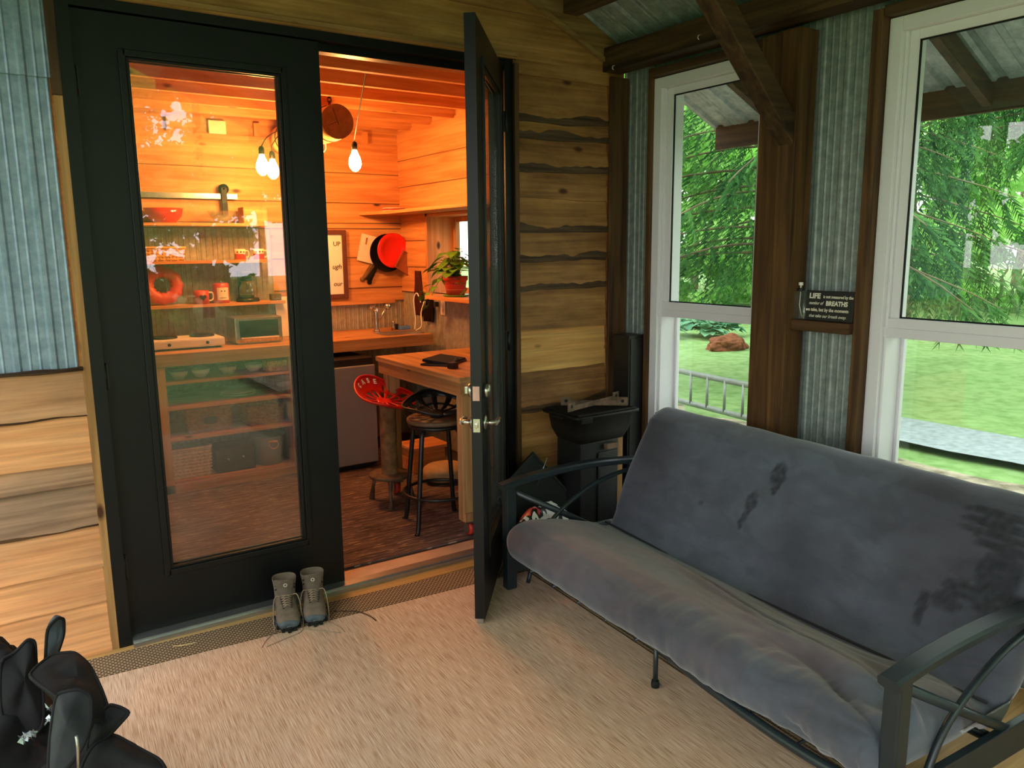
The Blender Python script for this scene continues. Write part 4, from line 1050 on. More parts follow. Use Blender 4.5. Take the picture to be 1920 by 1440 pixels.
# table with casters
tb=thing('kitchen_table','tall pine table on casters behind the open door','table',(1.665,.118,0))
M_tabletop=wood('table_wood',1,(206,156,104),(166,116,70),(176,130,86),(136,98,62))
M_tableleg=wood('table_leg_wood',2,(206,160,110),(170,122,76),(176,134,92),(140,102,66))
mb=MB(); mb.tint=(.35,.2,0); mb.box(0,.70,0,1.055,.90,.93,bev=.004); mb.tint=(.6,.6,0); mb.box(.012,.05,.012,1.04,.825,.90); mb.box(.65,.688,.012,1.04,.825,.90); mb.m=1; mb.box(.05,.65,.012,.05,.825,.90); mb.box(.05,.65,1.0,1.04,.825,.90)
mb.build('tabletop',[M_tabletop,M_deck],tb)
for (lx,ly) in ((.045,.03),(.045,.955),(.60,.03),(.60,.955)):
    mb=MB(); mb.tint=(.1,lx+ly,0); mb.box(lx,lx+.072,ly,ly+.06,.12,.825,bev=.003); mb.tint=(.5,lx,0); mb.box(lx-.014,lx,ly,ly+.06,.12,.825,bev=.002); mb.tint=(.45,ly,0); mb.box(lx-.012,lx+.08,ly-.012,ly,.12,.17)
    lg=mb.build('leg',M_tableleg,tb)
    c0=(lx+.035,ly+.03)
    mb=MB(); mb.box(c0[0]-.035,c0[0]+.035,c0[1]-.035,c0[1]+.035,.108,.12); mb.box(c0[0]-.022,c0[0]-.018,c0[1]-.02,c0[1]+.03,.05,.108); mb.box(c0[0]+.018,c0[0]+.022,c0[1]-.02,c0[1]+.03,.05,.108)
    mb.lathe([(0,-.012),(.010,-.014),(.036,-.012),(.038,0),(.036,.012),(.010,.014),(0,.012)],c=(c0[0],c0[1],.069),M=Rm('Y',90),n=24,m=1)
    mb.lathe([(0,-.016),(.014,-.016),(.014,.016),(0,.016)],c=(c0[0],c0[1],.069),M=Rm('Y',90),n=16,m=0)
    mb.build('caster',[M_steel,M_redd],lg)
# on the table
tp=thing('tablet_case','black tablet in a folding case lying on the pine table','tablet',(1.86,.63,.931),math.radians(35))
mb=MB(); mb.box(-.13,.13,-.09,.09,0,.012,bev=.003); mb.build('case',M_black,tp)
mb=MB(); mb.box(-.12,.12,-.085,.085,.013,.030,bev=.004,M=Rm('X',6)); mb.build('cover',M_black_soft,tp)
mb=MB(); mb.box(-.028,.028,-.02,.02,0,.035,bev=.004); ch=mb.build('charger',M_black,loc=(1.80,.42,.931),rot=(0,0,.4)); tag(ch,'small black charger block at the table edge','charger')
mb=MB(); mb.tube(spline([(1.81,.43,.955),(1.85,.48,.975),(1.90,.55,.965),(1.93,.58,.955)],5),.003,6); tag(mb.build('charger_cable',M_black),'short black cable looping from charger to tablet','cable')
# ------------------------------------------------------------------ stools
def tractor_seat(mat,name,parent,M,R=.185,text=None):
    mb=MB(); mb.smooth=True; nr,na=14,60; idx={}
    for i in range(nr+1):
        for j in range(na):
            r=.035+(1-.035)*i/nr; a=2*PI*j/na
            x=math.cos(a)*r; y=math.sin(a)*r*1.12
            back=max(0,-x)  # -x = rear lip
            z=.055*r*r+.18*back**2*r*.75+ .03*r**6 -.05*max(0,x)**2*math.cos(2*a)*r
            z-=.02*math.exp(-((abs(y)-.5)/.3)**2)*(1-r)
            idx[i,j]=mb.vert(M@Vector((x*R,y*R,z*R*4.4*.55)))
    for i in range(nr):
        for j in range(na):
            slot=(j%5 in (1,2,3)) and (3<=i<=7 or 9<=i<=11) and not (text and 9<=i<=12 and 22<=j<=38)
            if not slot: mb.face((idx[i,j],idx[i,(j+1)%na],idx[i+1,(j+1)%na],idx[i+1,j]))
    mb.face([idx[0,j] for j in range(na)][::-1])
    o=mb.build('seat' if name is None else name,mat,parent); so=o.modifiers.new('s','SOLIDIFY'); so.thickness=.006
    mb=MB(); mb.tube([mb_v for mb_v in [M@Vector((math.cos(2*PI*j/60)*R,math.sin(2*PI*j/60)*R*1.12,((.055+.18*max(0,-math.cos(2*PI*j/60))**2*.75+.03-.05*max(0,math.cos(2*PI*j/60))**2*math.cos(4*PI*j/60)))*R*4.4*.55)) for j in range(61)]],.006,8); mb.build('rim',mat,o)
    return o
st=thing('bar_stool','black metal bar stool with round seat and ring footrest','stool',(1.70,.44,.03))
mb=MB(); mb.lathe([(0,.0),(.165,0),(.172,.006),(.172,.02),(.165,.026),(0,.026)],c=(0,0,.605),n=40); mb.build('seat_disc',plain('worn_wood_disc',(96,72,50),.6),st)
mb=MB(); mb.lathe([(.13,0),(.165,0),(.165,.018),(.13,.018)],c=(0,0,.582),n=40); mb.build('seat_ring',M_black,st)
for a in (208,125,38,298):
    ca,sa=math.cos(math.radians(a)),math.sin(math.radians(a))
    mb=MB(); mb.tube(spline([(ca*.10,sa*.10,.59),(ca*.145,sa*.145,.56),(ca*.16,sa*.16,.50),(ca*.19,sa*.19,.25),(ca*.215,sa*.215,.03),(ca*.235,sa*.235,.0)],5),.0135,10); mb.build('leg',M_black,st)
mb=MB(); mb.tube([(math.cos(2*PI*k/40)*.20,math.sin(2*PI*k/40)*.20,.20) for k in range(41)],.010,8); mb.build('footrest_ring',M_black,st)
mb=MB(); mb.tube([(0,0,.63),(0,0,.66)],.04,12); pv=mb.build('swivel',M_black,st)
tractor_seat(M_black,'tractor_seat',st,Tm(.02,.02,.658)@Rm('Z',-110),.18)
rs=thing('tractor_stool','red tractor seat stool on a log post with rusty tripod base','stool',(1.635,.955,.03))
mb=MB(); mb.lathe([(0,.17),(.125,.17),(.132,.178),(.125,.19),(0,.192)],n=32); mb.build('base_plate',M_rust,rs)
for a in (118,245,0):
    ca,sa=math.cos(math.radians(a)),math.sin(math.radians(a))
    mb=MB(); mb.tube([(ca*.11,sa*.11,.175),(ca*.135,sa*.135,.09),(ca*.15,sa*.15,.0)],[.016,.011,.020],8); mb.build('leg',M_rust,rs)
mb=MB(); mb.smooth=True; rows=[]
for k in range(16):
    z=.19+.44*k/15; rows.append([((.052+.006*nz(math.cos(a)*1.5,math.sin(a)*1.5,z*6))*math.cos(a),(.052+.006*nz(math.cos(a)*1.5,math.sin(a)*1.5,z*6))*math.sin(a),z) for a in [2*PI*j/20 for j in range(20)]])
I=mb.grid(rows,closeu=True); mb.face(I[-1]); mb.build('log_post',M_bark,rs)
MS=Tm(-.02,0,.655)@Rm('Z',-58)@Rm('Y',15)
ts=tractor_seat(M_red,'tractor_seat',rs,MS,.185,'CASE')
mb=MB()
for k,chh in enumerate('CASE'):
    pass
for k,chh in enumerate('CASE'):
    a=math.radians(180- (k-1.5)*19)
    z=(.055+.18*math.cos(a)**2*.75)*.185*4.4*.55*.80+.004
    P_=Vector((math.cos(a)*.185*.86,math.sin(a)*.185*.86*1.12,z+.004))
    out=Vector((math.cos(a),math.sin(a),0)); 
    # letters stand on the inner slope of the rear lip, facing the sitter
    xax=Vector((math.sin(a),-math.cos(a),0)); yax=(out*.72+Vector((0,0,.70))).normalized(); zax=xax.cross(yax)
    MM=Matrix((xax,yax,zax)).transposed().to_4x4(); MM.translation=P_-yax*.018-xax*.014
    text_mesh(chh,.045,M_paperw,'lettering',ts,MS@MM,.002,.001)
# crate and bags under the table
mb=MB(); mb.tint=(.4,.3,0); mb.box(-.12,.12,-.10,.10,0,.012)
for s in (-1,1): mb.box(-.12,.12,s*.10-.008,s*.10+.008,0,.10); mb.box(s*.12-.008,s*.12+.008,-.10,.10,0,.10)
mb2=MB()
cr2=thing('wooden_crate','pine crate under the far end of the table','crate',(2.16,1.52,.031))
mb.box(-.12,.12,-.11,.11,.10,.17) ; mb.build('crate_body',M_int_x,cr2)
mb=MB(); mb.tint=(.3,.2,0); mb.box(-.15,.15,-.13,.13,.17,.19,bev=.003); mb.build('lid',M_int_x,cr2)
def sack(name,label,loc,w,d,h,mat,cat='bag'):
    mb=MB(); mb.smooth=True; rows=[]
    for k in range(13):
        t=k/12; s=math.sqrt(max(0.02,1-(2*t-1)**4)); rows.append([(math.cos(a)*w/2*s*(1+.1*nz(a,t*3,1)),math.sin(a)*d/2*s*(1+.1*nz(a+3,t*3,1)),h*t) for a in [2*PI*j/20 for j in range(20)]])
    I=mb.grid(rows,closeu=True); mb.face(I[0][::-1]); mb.face(I[-1]); o=mb.build(name,mat,loc=loc); tag(o,label,cat); return o
sack('canvas_bag','round tan canvas bag on the floor under the table',(2.13,1.16,.031),.30,.26,.13,M_tan)
sack('grey_pouch','smaller grey green pouch beside the tan bag under the table',(2.30,.92,.031),.26,.20,.09,plain('olive_cloth',(112,104,80),.9))
# ------------------------------------------------------------------ shelves and their contents
for z,x1,lb in ((1.79,1.42,'top wall shelf with red and glass bowls'),(1.53,1.42,'middle wall shelf with mugs and basket'),(1.225,1.52,'lowest wall shelf with the red ring and canister')):
    s=thing('wall_shelf',lb,'shelf',(.45,2.43,z))
    mb=MB(); mb.tint=(.4,z,0); mb.box(0,x1-.45,0,.205,-.02,0,bev=.002); mb.build('board',M_int_x,s)
yS=2.515
mb=MB(); mb.lathe([(0,0),(.075,0),(.115,.045),(.13,.10),(.125,.10),(.108,.045),(.07,.006),(0,.006)],n=40)
o=mb.build('glass_bowl',M_redglass,loc=(.735,yS+.01,1.791)); o.scale=(1.0,.75,1); tag(o,'large red glass bowl on the top shelf','bowl')
mb=MB(); mb.lathe([(0,0),(.045,0),(.085,.045),(.105,.085),(.112,.086),(.10,.084),(.08,.045),(.04,.006),(0,.006)],n=40)
o=mb.build('mixing_bowl',M_gls,loc=(1.13,yS+.01,1.791)); o.scale=(1,.8,1); tag(o,'clear glass bowl right of the red one on top shelf','bowl')
mb=MB(); mb.tint=(.3,.3,0); mb.box(-.085,.085,-.07,.07,0,.115,bev=.004); tag(mb.build('recipe_box',M_int_x,loc=(1.34,yS,1.791)),'plain wooden box at the right end of the top shelf','box')
basket('bread_basket','long woven bread basket on the middle shelf',(.69,yS,1.531),.30,.16,.09,M_wick)
mb=MB(); bmx=bmesh.new(); bmesh.ops.create_uvsphere(bmx,u_segments=20,v_segments=12,radius=.045); mb.smooth=True; mb.bm(bmx); tag(mb.build('green_ball',M_greenb,loc=(.77,yS,1.588)),'dark green ball sitting in the bread basket','ball')
def mug(name,label,loc,body_mat,dec=None,h=.078,r=.038,rz=0):
    g=thing(name,label,'mug',loc,rz)
    mb=MB(); mb.lathe([(0,0),(r,0),(r,h),(r-.004,h),(r-.004,.006),(0,.006)],n=28); mb.build('cup',body_mat,g)
    mb=MB(); mb.tube(spline([(r-.003,0,h*.82),(r+.020,0,h*.80),(r+.026,0,h*.5),(r+.018,0,h*.25),(r-.003,0,h*.2)],5),.005,8); mb.build('handle',body_mat if dec is None else M_cream,g)
    if dec=='band':
        mb=MB(); mb.lathe([(r+.0006,h*.06),(r+.0006,h*.55)],n=28); mb.build('red_band',M_redd,g)
        mb=MB()
        for a in (-130,-95,-60): 
            t=math.radians(a); mb.lathe([(0,0),(.007,0),(0,.0015)],c=(math.cos(t)*(r+.0012),math.sin(t)*(r+.0012),h*.74),M=Rm('Z',a)@Rm('Y',90),n=8)
        mb.build('motif',M_redd,g)
    if dec=='heart':
        mb=MB(); pts=[]
        for k in range(30):
            a=2*PI*k/30; x=.016*math.sin(a)**3; z=.0013*(13*math.cos(a)-5*math.cos(2*a)-2*math.cos(3*a)-math.cos(4*a)); pts.append((x*1.25,-(r+.002),h*.5+z))
        mb.prism(pts,(0,.003,0)); mb.build('heart',M_dark,g)
    return g
mug('coffee_mug','left of two white mugs with red bands on middle shelf',(1.225,yS-.02,1.531),M_cream,'band')
mug('coffee_mug','right of two white mugs with red bands on middle shelf',(1.36,yS-.02,1.531),M_cream,'band')
hm_=mug('heart_mug','red mug with a dark heart on the lowest shelf',(.935,yS-.02,1.226),M_redd,'heart',.082,.042)
hm_.scale=(1.2,1.2,1.15)
mb=MB(); mb.smooth=True; rows=[]
for k in range(49):
    a=2*PI*k/48; sc=.008*math.cos(12*a)
    rows.append([((.082+(.036+sc*.5)*math.cos(b))*math.cos(a),.026*math.sin(b),(.082+(.036+sc*.5)*math.cos(b))*math.sin(a)) for b in [2*PI*j/12 for j in range(12)]])
mb.grid(rows,closeu=True); o=mb.build('ring_mould',M_redd,loc=(.69,2.545,1.226+.138),rot=(math.radians(-12),0,0)); o.scale=(1.17,1.1,1.17); tag(o,'red ring shaped cake mould standing on the lowest shelf','ring mould')
cc=thing('canister','red canister with cream label on the lowest shelf','canister',(1.075,yS-.01,1.226))
mb=MB(); mb.lathe([(0,0),(.045,0),(.048,.004),(.046,.11),(.038,.118),(0,.118)],n=28); mb.build('tin',M_redd,cc)
mb=MB(); mb.grid([[(math.cos(a)*.0482,math.sin(a)*.0482,z) for a in [math.radians(-90-42+84*k/10) for k in range(11)]] for z in (.018,.092)]); lb_=mb.build('label',M_cream,cc)
mb=MB()
for a in (-100,): mb.lathe([(0,0),(.004,0),(0,.001)],c=(math.cos(math.radians(a))*.0486,math.sin(math.radians(a))*.0486,.072),M=Rm('Z',a)@Rm('Y',90),n=8)
mb.build('mark',M_ink,lb_)
mb=MB(); mb.lathe([(0,0),(.004,0),(0,.001)],c=(math.cos(math.radians(-78))*.0486,math.sin(math.radians(-78))*.0486,.072),M=Rm('Z',-78)@Rm('Y',90),n=8); mb.build('mark',M_ink,lb_)
mb=MB(); mb.tube([(math.cos(math.radians(a))*.049,math.sin(math.radians(a))*.049,.032) for a in range(-112,-66,6)],.0012,5)
mb.build('mark',M_ink,lb_)
cc.scale=(1.2,1.2,1.2)
bl=thing('coffee_maker','dark coffee maker with glass jug on the lowest shelf','coffee maker',(1.265,yS,1.226))
mb=MB(); mb.lathe([(0,0),(.082,0),(.085,.008),(.078,.026),(.05,.03),(0,.03)],n=32); mb.build('base',M_black,bl)
mb=MB(); mb.lathe([(0,.031),(.045,.031),(.058,.06),(.055,.10),(.04,.13),(.045,.15),(.042,.15),(.036,.13),(.05,.10),(.054,.06),(.042,.036),(0,.036)],n=28); mb.build('jug',M_gls,bl)
mb=MB(); mb.box(-.05,.05,.035,.075,.025,.215,bev=.006); mb.box(-.05,.05,-.05,.075,.185,.225,bev=.01); mb.build('housing',M_black,bl)
mb=MB(); mb.box(-.04,.04,-.03,.03,0,.05,bev=.01); tag(mb.build('small_pot',M_rust,loc=(1.47,yS,1.226)),'small dark pot at the right end of the lowest shelf','pot')
# cooktop
ct=thing('hot_plate','white two burner hot plate at the left of the counter','hot plate',(.74,2.22,.953))
mb=MB(); mb.box(-.235,.235,-.14,.14,.012,.07,bev=.012); mb.build('body',M_whitep,ct)
for x in (-.12,.12):
    mb=MB(); mb.lathe([(0,.071),(.08,.071),(.082,.078),(.07,.084),(0,.084)],c=(x,.01,0),n=28); mb.build('burner',M_black,ct)
    mb=MB(); mb.lathe([(0,0),(.011,0),(.009,.012),(0,.013)],c=(x,-.14,.04),M=Rm('X',90),n=14); mb.build('knob',M_black,ct)
for x in (-.2,.2):
    mb=MB(); mb.box(x-.012,x+.012,-.11,.11,0,.012); mb.build('foot',M_black,ct)
tvn=thing('toaster_oven','small oven with greenish glass door on the counter','toaster oven',(1.225,2.24,.953))
mb=MB(); mb.box(-.165,.165,-.10,.14,.01,.185,bev=.008); mb.box(-.15,.15,-.08,.12,0,.01); mb.build('body',M_steel,tvn)
mb=MB(); mb.box(-.135,.135,-.107,-.101,.05,.165,bev=.002); dr=mb.build('door',plain('oven_glass',(30,60,50),.06,0,.8),tvn)
mb=MB(); mb.tube([(-.13,-.125,.043),(.13,-.125,.043)],.006,8); mb.box(-.125,-.115,-.125,-.10,.038,.048); mb.box(.115,.125,-.125,-.10,.038,.048); mb.build('handle',M_cream,dr)
mb=MB(); mb.box(-.155,.155,-.104,-.10,.012,.034); mb.build('trim_bar',M_wick,tvn)
mb=MB(); mb.grid([[(p[0],-.006,p[1]) for p in rr(-.085,.085,0,.30,.03,0,5)],[(p[0],.006,p[1]) for p in rr(-.085,.085,0,.30,.03,0,5)]],closeu=True)
for yy,fl in ((-.006,0),(.006,1)):
    mb.face([mb.vert((p[0],yy,p[1])) for p in rr(-.085,.085,0,.30,.03,0,5)])
tag(mb.build('cutting_board',M_cream,loc=(1.545,2.46,.954),rot=(math.radians(-10),0,0)),'cream cutting board leaning upright on the counter','cutting board')
# barn door rail
rl=thing('sliding_rail','steel sliding door rail with hanger above the shelves','rail',(.9,2.60,1.985))
mb=MB(); mb.box(-.40,.36,-.004,.004,-.018,.018); mb.build('track',M_steel,rl)
for x in (-.3,.0,.30):
    mb=MB(); mb.tube([(x,0,0),(x,.045,0)],.012,10); mb.build('standoff',M_steel,rl)
mb=MB(); mb.box(.245,.285,-.022,-.006,-.13,.06,bev=.002); mb.lathe([(0,0),(.036,0),(.036,.008),(.026,.010),(.036,.016),(0,.018)],c=(.265,-.004,.052),M=Rm('X',90),n=24); mb.lathe([(0,0),(.008,0),(0,.008)],c=(.265,-.022,.052),M=Rm('X',90),n=8); mb.build('hanger',M_iron,rl)
# ------------------------------------------------------------------ sink, faucet, things by it
sk=thing('sink','steel sink basin set in the counter','sink',(2.30,2.13,.9525))
mb=MB(); mb.smooth=True; mb.grid([rr(-.17,.17,-.13,.13,.04,0),rr(-.165,.165,-.125,.125,.04,.005),rr(-.145,.145,-.105,.105,.04,.005),rr(-.14,.14,-.10,.10,.035,.002)],closeu=True); mb.face([mb.vert(p) for p in rr(-.14,.14,-.10,.10,.035,.002)]); mb.build('basin_rim',M_steel,sk)
fa=thing('faucet','curved metal faucet with side lever by the sink','faucet',(2.20,2.33,.953))
mb=MB(); mb.lathe([(0,0),(.028,0),(.026,.01),(.019,.02),(.017,.09),(.021,.15),(.016,.19),(0,.195)],n=20); mb.build('body',M_nickel,fa)
mb=MB(); mb.tube(spline([(0,0,.175),(-.03,-.03,.20),(-.07,-.08,.205),(-.085,-.10,.19)],5),.010,10); mb.build('spout',M_nickel,fa)
mb=MB(); mb.tube([(.005,0,.06),(.05,-.01,.13),(.085,-.015,.19)],[.007,.009,.012],8); mb.lathe([(0,0),(.022,.0),(.026,.03),(0,.05)],c=(.085,-.015,.18),n=16,M=Rm('Y',35)); mb.build('lever',M_nickel,fa)
mb=MB(); mb.lathe([(0,0),(.016,0),(.016,.035),(.010,.045),(.013,.055),(.013,.075),(0,.08)],n=16); tag(mb.build('dish_brush',M_nickel,loc=(2.36,2.36,.953)),'small ribbed metal dispenser behind the sink','dispenser')
mb=MB(); mb.box(-.045,.045,-.03,.03,0,.03,bev=.006); tag(mb.build('sponge',M_blue,loc=(2.455,2.36,.953)),'blue and white sponge behind the sink','sponge')
mb=MB(); mb.box(-.02,.02,-.02,.02,0,.045,bev=.006); tag(mb.build('black_jar',M_black,loc=(2.40,2.40,.953)),'small black jar beside the sponge','jar')
# framed sign
fs=thing('framed_sign','brown framed sign with handwriting on the cabin back wall','framed sign',(1.93,YB-.022,1.21))
mb=MB()
for q in ((-.17,-.135,0,.54),(.13,.165,0,.54),(-.135,.13,0,.035),(-.135,.13,.505,.54)): mb.box(q[0],q[1],-.022,.004,q[2],q[3],bev=.004)
mb.build('frame',plain('brown_frame',(92,44,26),.6),fs)
mb=MB(); mb.box(-.135,.13,-.006,.0,.035,.505); pp=mb.build('sheet',M_paperw,fs)
for body,z,size,sh in (('UP',.415,.05,0),('ugh',.235,.055,.3),('our',.10,.05,.2)):
    text_mesh(body,size,M_ink,'lettering',pp,Tm(.118,-.007,z)@Rm('X',90),.0004,.0006,sh,'RIGHT')
# cookware on the back wall
def hang(name,label,cat,x,z,y=2.60): return thing(name,label,cat,(x,y,z))
pan2=hang('iron_skillet','large dark skillet hanging behind the red plate','skillet',2.435,1.565,2.612)
mb=MB(); mb.lathe([(0,0),(.135,0),(.155,.03),(.151,.03),(.132,.004),(0,.004)],M=Rm('X',90),n=40); mb.build('pan_body',M_iron,pan2)
mb=MB(); mb.box(-.016,.016,-.012,-.002,-.28,-.13,M=Rm('Y',-150+190),bev=.003); mb.build('handle',M_iron,pan2)
rp=hang('red_plate','round bright red plate hanging on the cabin wall','plate',2.475,1.585,2.572)
mb=MB(); mb.lathe([(0,.0),(.085,.0),(.10,.012),(.138,.018),(.142,.022),(.136,.024),(.098,.018),(.084,.006),(0,.006)],M=Rm('X',90),n=48); mb.build('dish',M_red,rp)
cbd=hang('cutting_board','white cutting board with slot hanging left of the red plate','cutting board',2.285,1.60,2.625)
mb=MB(); M=Rm('Y',14)
mb.box(-.075,-.035,-.006,.006,-.11,.11,M=M); mb.box(-.015,.075,-.006,.006,-.11,.11,M=M); mb.box(-.035,-.015,-.006,.006,-.11,.03,M=M); mb.box(-.035,-.015,-.006,.006,.085,.11,M=M)
mb.build('board',M_cream,cbd)
gd=hang('square_griddle','square red griddle pan hanging tilted over the plate rim','griddle',2.585,1.475,2.53)
mb=MB(); M=Rm('Y',32); mb.box(-.088,.088,-.004,.004,-.08,.08,M=M); 
for q in ((-.088,-.080,-.08,.08),(.080,.088,-.08,.08),(-.08,.08,-.08,-.072),(-.08,.08,.072,.08)): mb.box(q[0],q[1],-.016,-.0,q[2],q[3],M=M)
mb.build('pan_body',plain('rust_red_enamel',(150,78,46),.5),gd)
mb=MB(); mb.box(.075,.12,-.016,-.004,-.01,.012,M=Rm('Y',-8),bev=.003); mb.build('handle',M_iron,gd)
for k,(x,z,a,l,nm,lb) in enumerate(((2.275,1.42,36,.16,'spatula','wooden spatula handle hanging under the dark skillet'),(2.33,1.41,28,.18,'wooden_spoon','dark wooden spoon hanging beside the spatula'))):
    mb=MB(); mb.box(-.014,.014,-.004,.004,-l/2,l/2,M=Rm('Y',a),bev=.003); mb.lathe([(0,-.005),(.02,-.005),(.02,.005),(0,.005)],c=Rm('Y',a)@Vector((0,0,-l/2)),M=Rm('X',90),n=16)
    tag(mb.build(nm,M_bark if k==0 else M_iron,loc=(x,2.630,z)),lb,'utensil')
# towels on the side wall
def towel(name,label,loc,w,h,mat,ph=0):
    mb=MB(); mb.smooth=True; rows=[]
    for i in range(15):
        t=i/14; rows.append([((-.02-.016*math.sin(5*u+ph+t)*t-.012*nz(u*3,t*2,ph))*1.0,(u-.5)*w*(.55+.45*min(1,t*1.8))*1.0,-h*t) for u in [k/14 for k in range(15)]])
    mb.grid(rows); o=mb.build(name,mat,loc=loc); so=o.modifiers.new('s','SOLIDIFY'); so.thickness=.012; tag(o,label,'towel'); return o
towel('dish_towel','long dark brown towel hanging beside the plant',(2.596,2.33,1.42),.17,.36,M_towel,.3)
towel('dish_towel','shorter black towel hanging below the window shelf',(2.596,2.13,1.225),.14,.20,M_towelb,1.4)
mb=MB(); mb.tube(spline([(2.50,2.14,1.18),(2.50,2.20,1.25),(2.49,2.24,1.20),(2.49,2.22,1.05),(2.47,2.20,.965)],6),.0045,6); mb.tube(spline([(2.51,2.10,1.19),(2.49,2.12,1.10),(2.48,2.10,1.00),(2.46,2.16,.960)],6),.0045,6)
tag(mb.build('extension_cord',M_cord),'white cord looping down from the side wall to the counter','cord')
mb=MB(); mb.box(XI-.018,XI-.012,1.90,1.97,1.09,1.205,bev=.002); mb.box(XI-.022,XI-.018,1.92,1.95,1.16,1.19,bev=.001); mb.box(XI-.022,XI-.018,1.92,1.95,1.105,1.135,bev=.001)
tag(mb.build('wall_outlet',M_cream),'cream wall outlet on the metal under the window shelf','outlet')
mb=MB(); mb.box(XI-.055,XI-.023,1.985,2.02,1.15,1.19,bev=.004); tag(mb.build('power_plug',M_black),'black plug adapter beside the wall outlet','plug')
# oval board in the window
mb=MB(); pts=[(0,.085*math.cos(a)*(1 if True else 1),.20*math.sin(a)) for a in [2*PI*k/36 for k in range(36)]]; mb.prism(pts,(.014,0,0))
tag(mb.build('oval_board',M_int_z,loc=(2.70,1.46,1.455)),'oval wooden board standing in the kitchen window','board')
# potted plant
pl=thing('potted_plant','leafy trailing pothos in a red patterned pot on the window shelf','plant',(2.52,1.62,1.2505))
mb=MB(); mb.lathe([(0,0),(.088,0),(.098,.012),(.094,.014),(.06,.006),(0,.006)],n=32); mb.build('saucer',M_leaf,pl)
mb=MB(); mb.lathe([(0,.008),(.066,.008),(.078,.09),(.082,.115),(.090,.117),(.092,.148),(.085,.148),(.076,.115),(.06,.02),(0,.02)],n=36); pt=mb.build('pot',M_redd,pl)
mb=MB()
for zz,rr_,nn in ((.028,.0702,20),(.095,.0795,22)):
    for k in range(nn):
        a=2*PI*k/nn; mb.lathe([(0,0),(.0035,0),(0,.001)],c=(math.cos(a)*rr_,math.sin(a)*rr_,zz),M=Rm('Z',math.degrees(a))@Rm('Y',90),n=6)
mb.build('painted_dots',M_dark,pt)
mb=MB(); mb.lathe([(.0695,.036),(.0725,.052)],n=36); mb.build('painted_band',M_cream,pt)
mb=MB(); mb.lathe([(0,.13),(.076,.13)],n=24); mb.build('soil',M_dark,pl)
rnd=random.Random(12)
def leaf_geo(mb,base,dirv,size,droop=.3):
    d=Vector(dirv).normalized(); side=d.cross(Vector((0,0,1)))
    side=side.normalized() if side.length>1e-3 else Vector((1,0,0)); up=side.cross(d).normalized()
    ws=[0,.34,.48,.46,.36,.2,0]; L0=size
    rows=[]
    for i,w in enumerate(ws):
        t=i/6; c=Vector(base)+d*L0*t-Vector((0,0,1))*droop*L0*t*t*.5
        rows.append([c-side*w*L0*.9+up*.10*L0*w,c-up*.02*L0,c+side*w*L0*.9+up*.10*L0*w])
    mb.smooth=True; mb.grid(rows)
mbl=MB(); mbv=MB()
for k in range(58):
    a=rnd.uniform(0,2*PI); el=rnd.uniform(.05,1.25); rad=rnd.uniform(.06,.17)
    tip=Vector((math.cos(a)*rad*math.cos(el)*1.0,math.sin(a)*rad*math.cos(el)*1.25,.15+.20*math.sin(el)*rnd.uniform(.5,1.1)))
    mid=Vector((tip.x*.35,tip.y*.35,.15+(tip.z-.15)*.7+.02))
    mbv.tube([(tip.x*.12,tip.y*.12,.135),mid,tip],.0022,5)
    leaf_geo(mbl,tip,(math.cos(a),math.sin(a),rnd.uniform(-.6,.5)),rnd.uniform(.07,.115),rnd.uniform(.2,.8))
for vine in ([(0,.03,.15),(-.03,.14,.15),(-.05,.25,.08),(-.06,.35,.0),(-.07,.42,.02)],[(0,.03,.15),(-.06,.12,.12),(-.09,.22,-.02),(-.10,.27,-.10)],[(.0,-.05,.15),(-.04,-.13,.12),(-.03,-.22,.06)]):
    P_=spline(vine,5); mbv.tube(P_,.0025,5)
    for i in range(4,len(P_),3): leaf_geo(mbl,P_[i],(rnd.uniform(-1,.1),rnd.uniform(-.6,1),rnd.uniform(-.6,.3)),rnd.uniform(.06,.09),.5)
mbl.build('foliage',M_leaf,pl); mbv.build('vines',plain('vine_green',(90,120,50),.6),pl)

# ------------------------------------------------------------------ log lamp and bulbs
lg=thing('hanging_log','short peeled log hung from chains with bulb cords around it','log',(1.585,1.42,2.385))
mb=MB(); mb.smooth=True; rows=[]
for k in range(14):
    y=.0+1.05*k/13; rows.append([((.106+.005*nz(a*1.2,y*4,2))*math.cos(a),y,(.106+.005*nz(a*1.2,y*4,2))*math.sin(a)) for a in [2*PI*j/28 for j in range(28)]])
I=mb.grid(rows,closeu=True); mb.smooth=False; mb.face(I[0][::-1],1); mb.face(I[-1],1); mb.build('log_body',[M_log,M_logend],lg)
mb=MB(); mb.box(-.002,.002,-.0015,0,-.02,.085,M=Rm('Y',-20)); mb.box(-.0015,.0015,-.0015,0,-.07,.0,M=Rm('Y',65)); mb.build('end_crack',M_dark,lg)
for y in (.12,.9):
    mb=MB()
    for k in range(5):
        mb.tube([((.012*math.cos(t)) if k%2 else 0,y+(0 if k%2 else .012*math.cos(t)),.121+.026*k+.018*math.sin(t)) for t in [2*PI*j/12 for j in range(13)]],.003,6)
    mb.tube([(.110*math.cos(t),y,.110*math.sin(t)) for t in [2*PI*j/24 for j in range(25)]],.003,6)
    mb.build('chain',M_iron,lg)
mb=MB(); mb.tube(spline([(-.05,.2,-.075),(-.08,.22,-.14),(-.03,.25,-.17),(.02,.28,-.14),(.03,.3,-.085)],6),.003,6); mb.build('loose_cord',M_cord,lg)
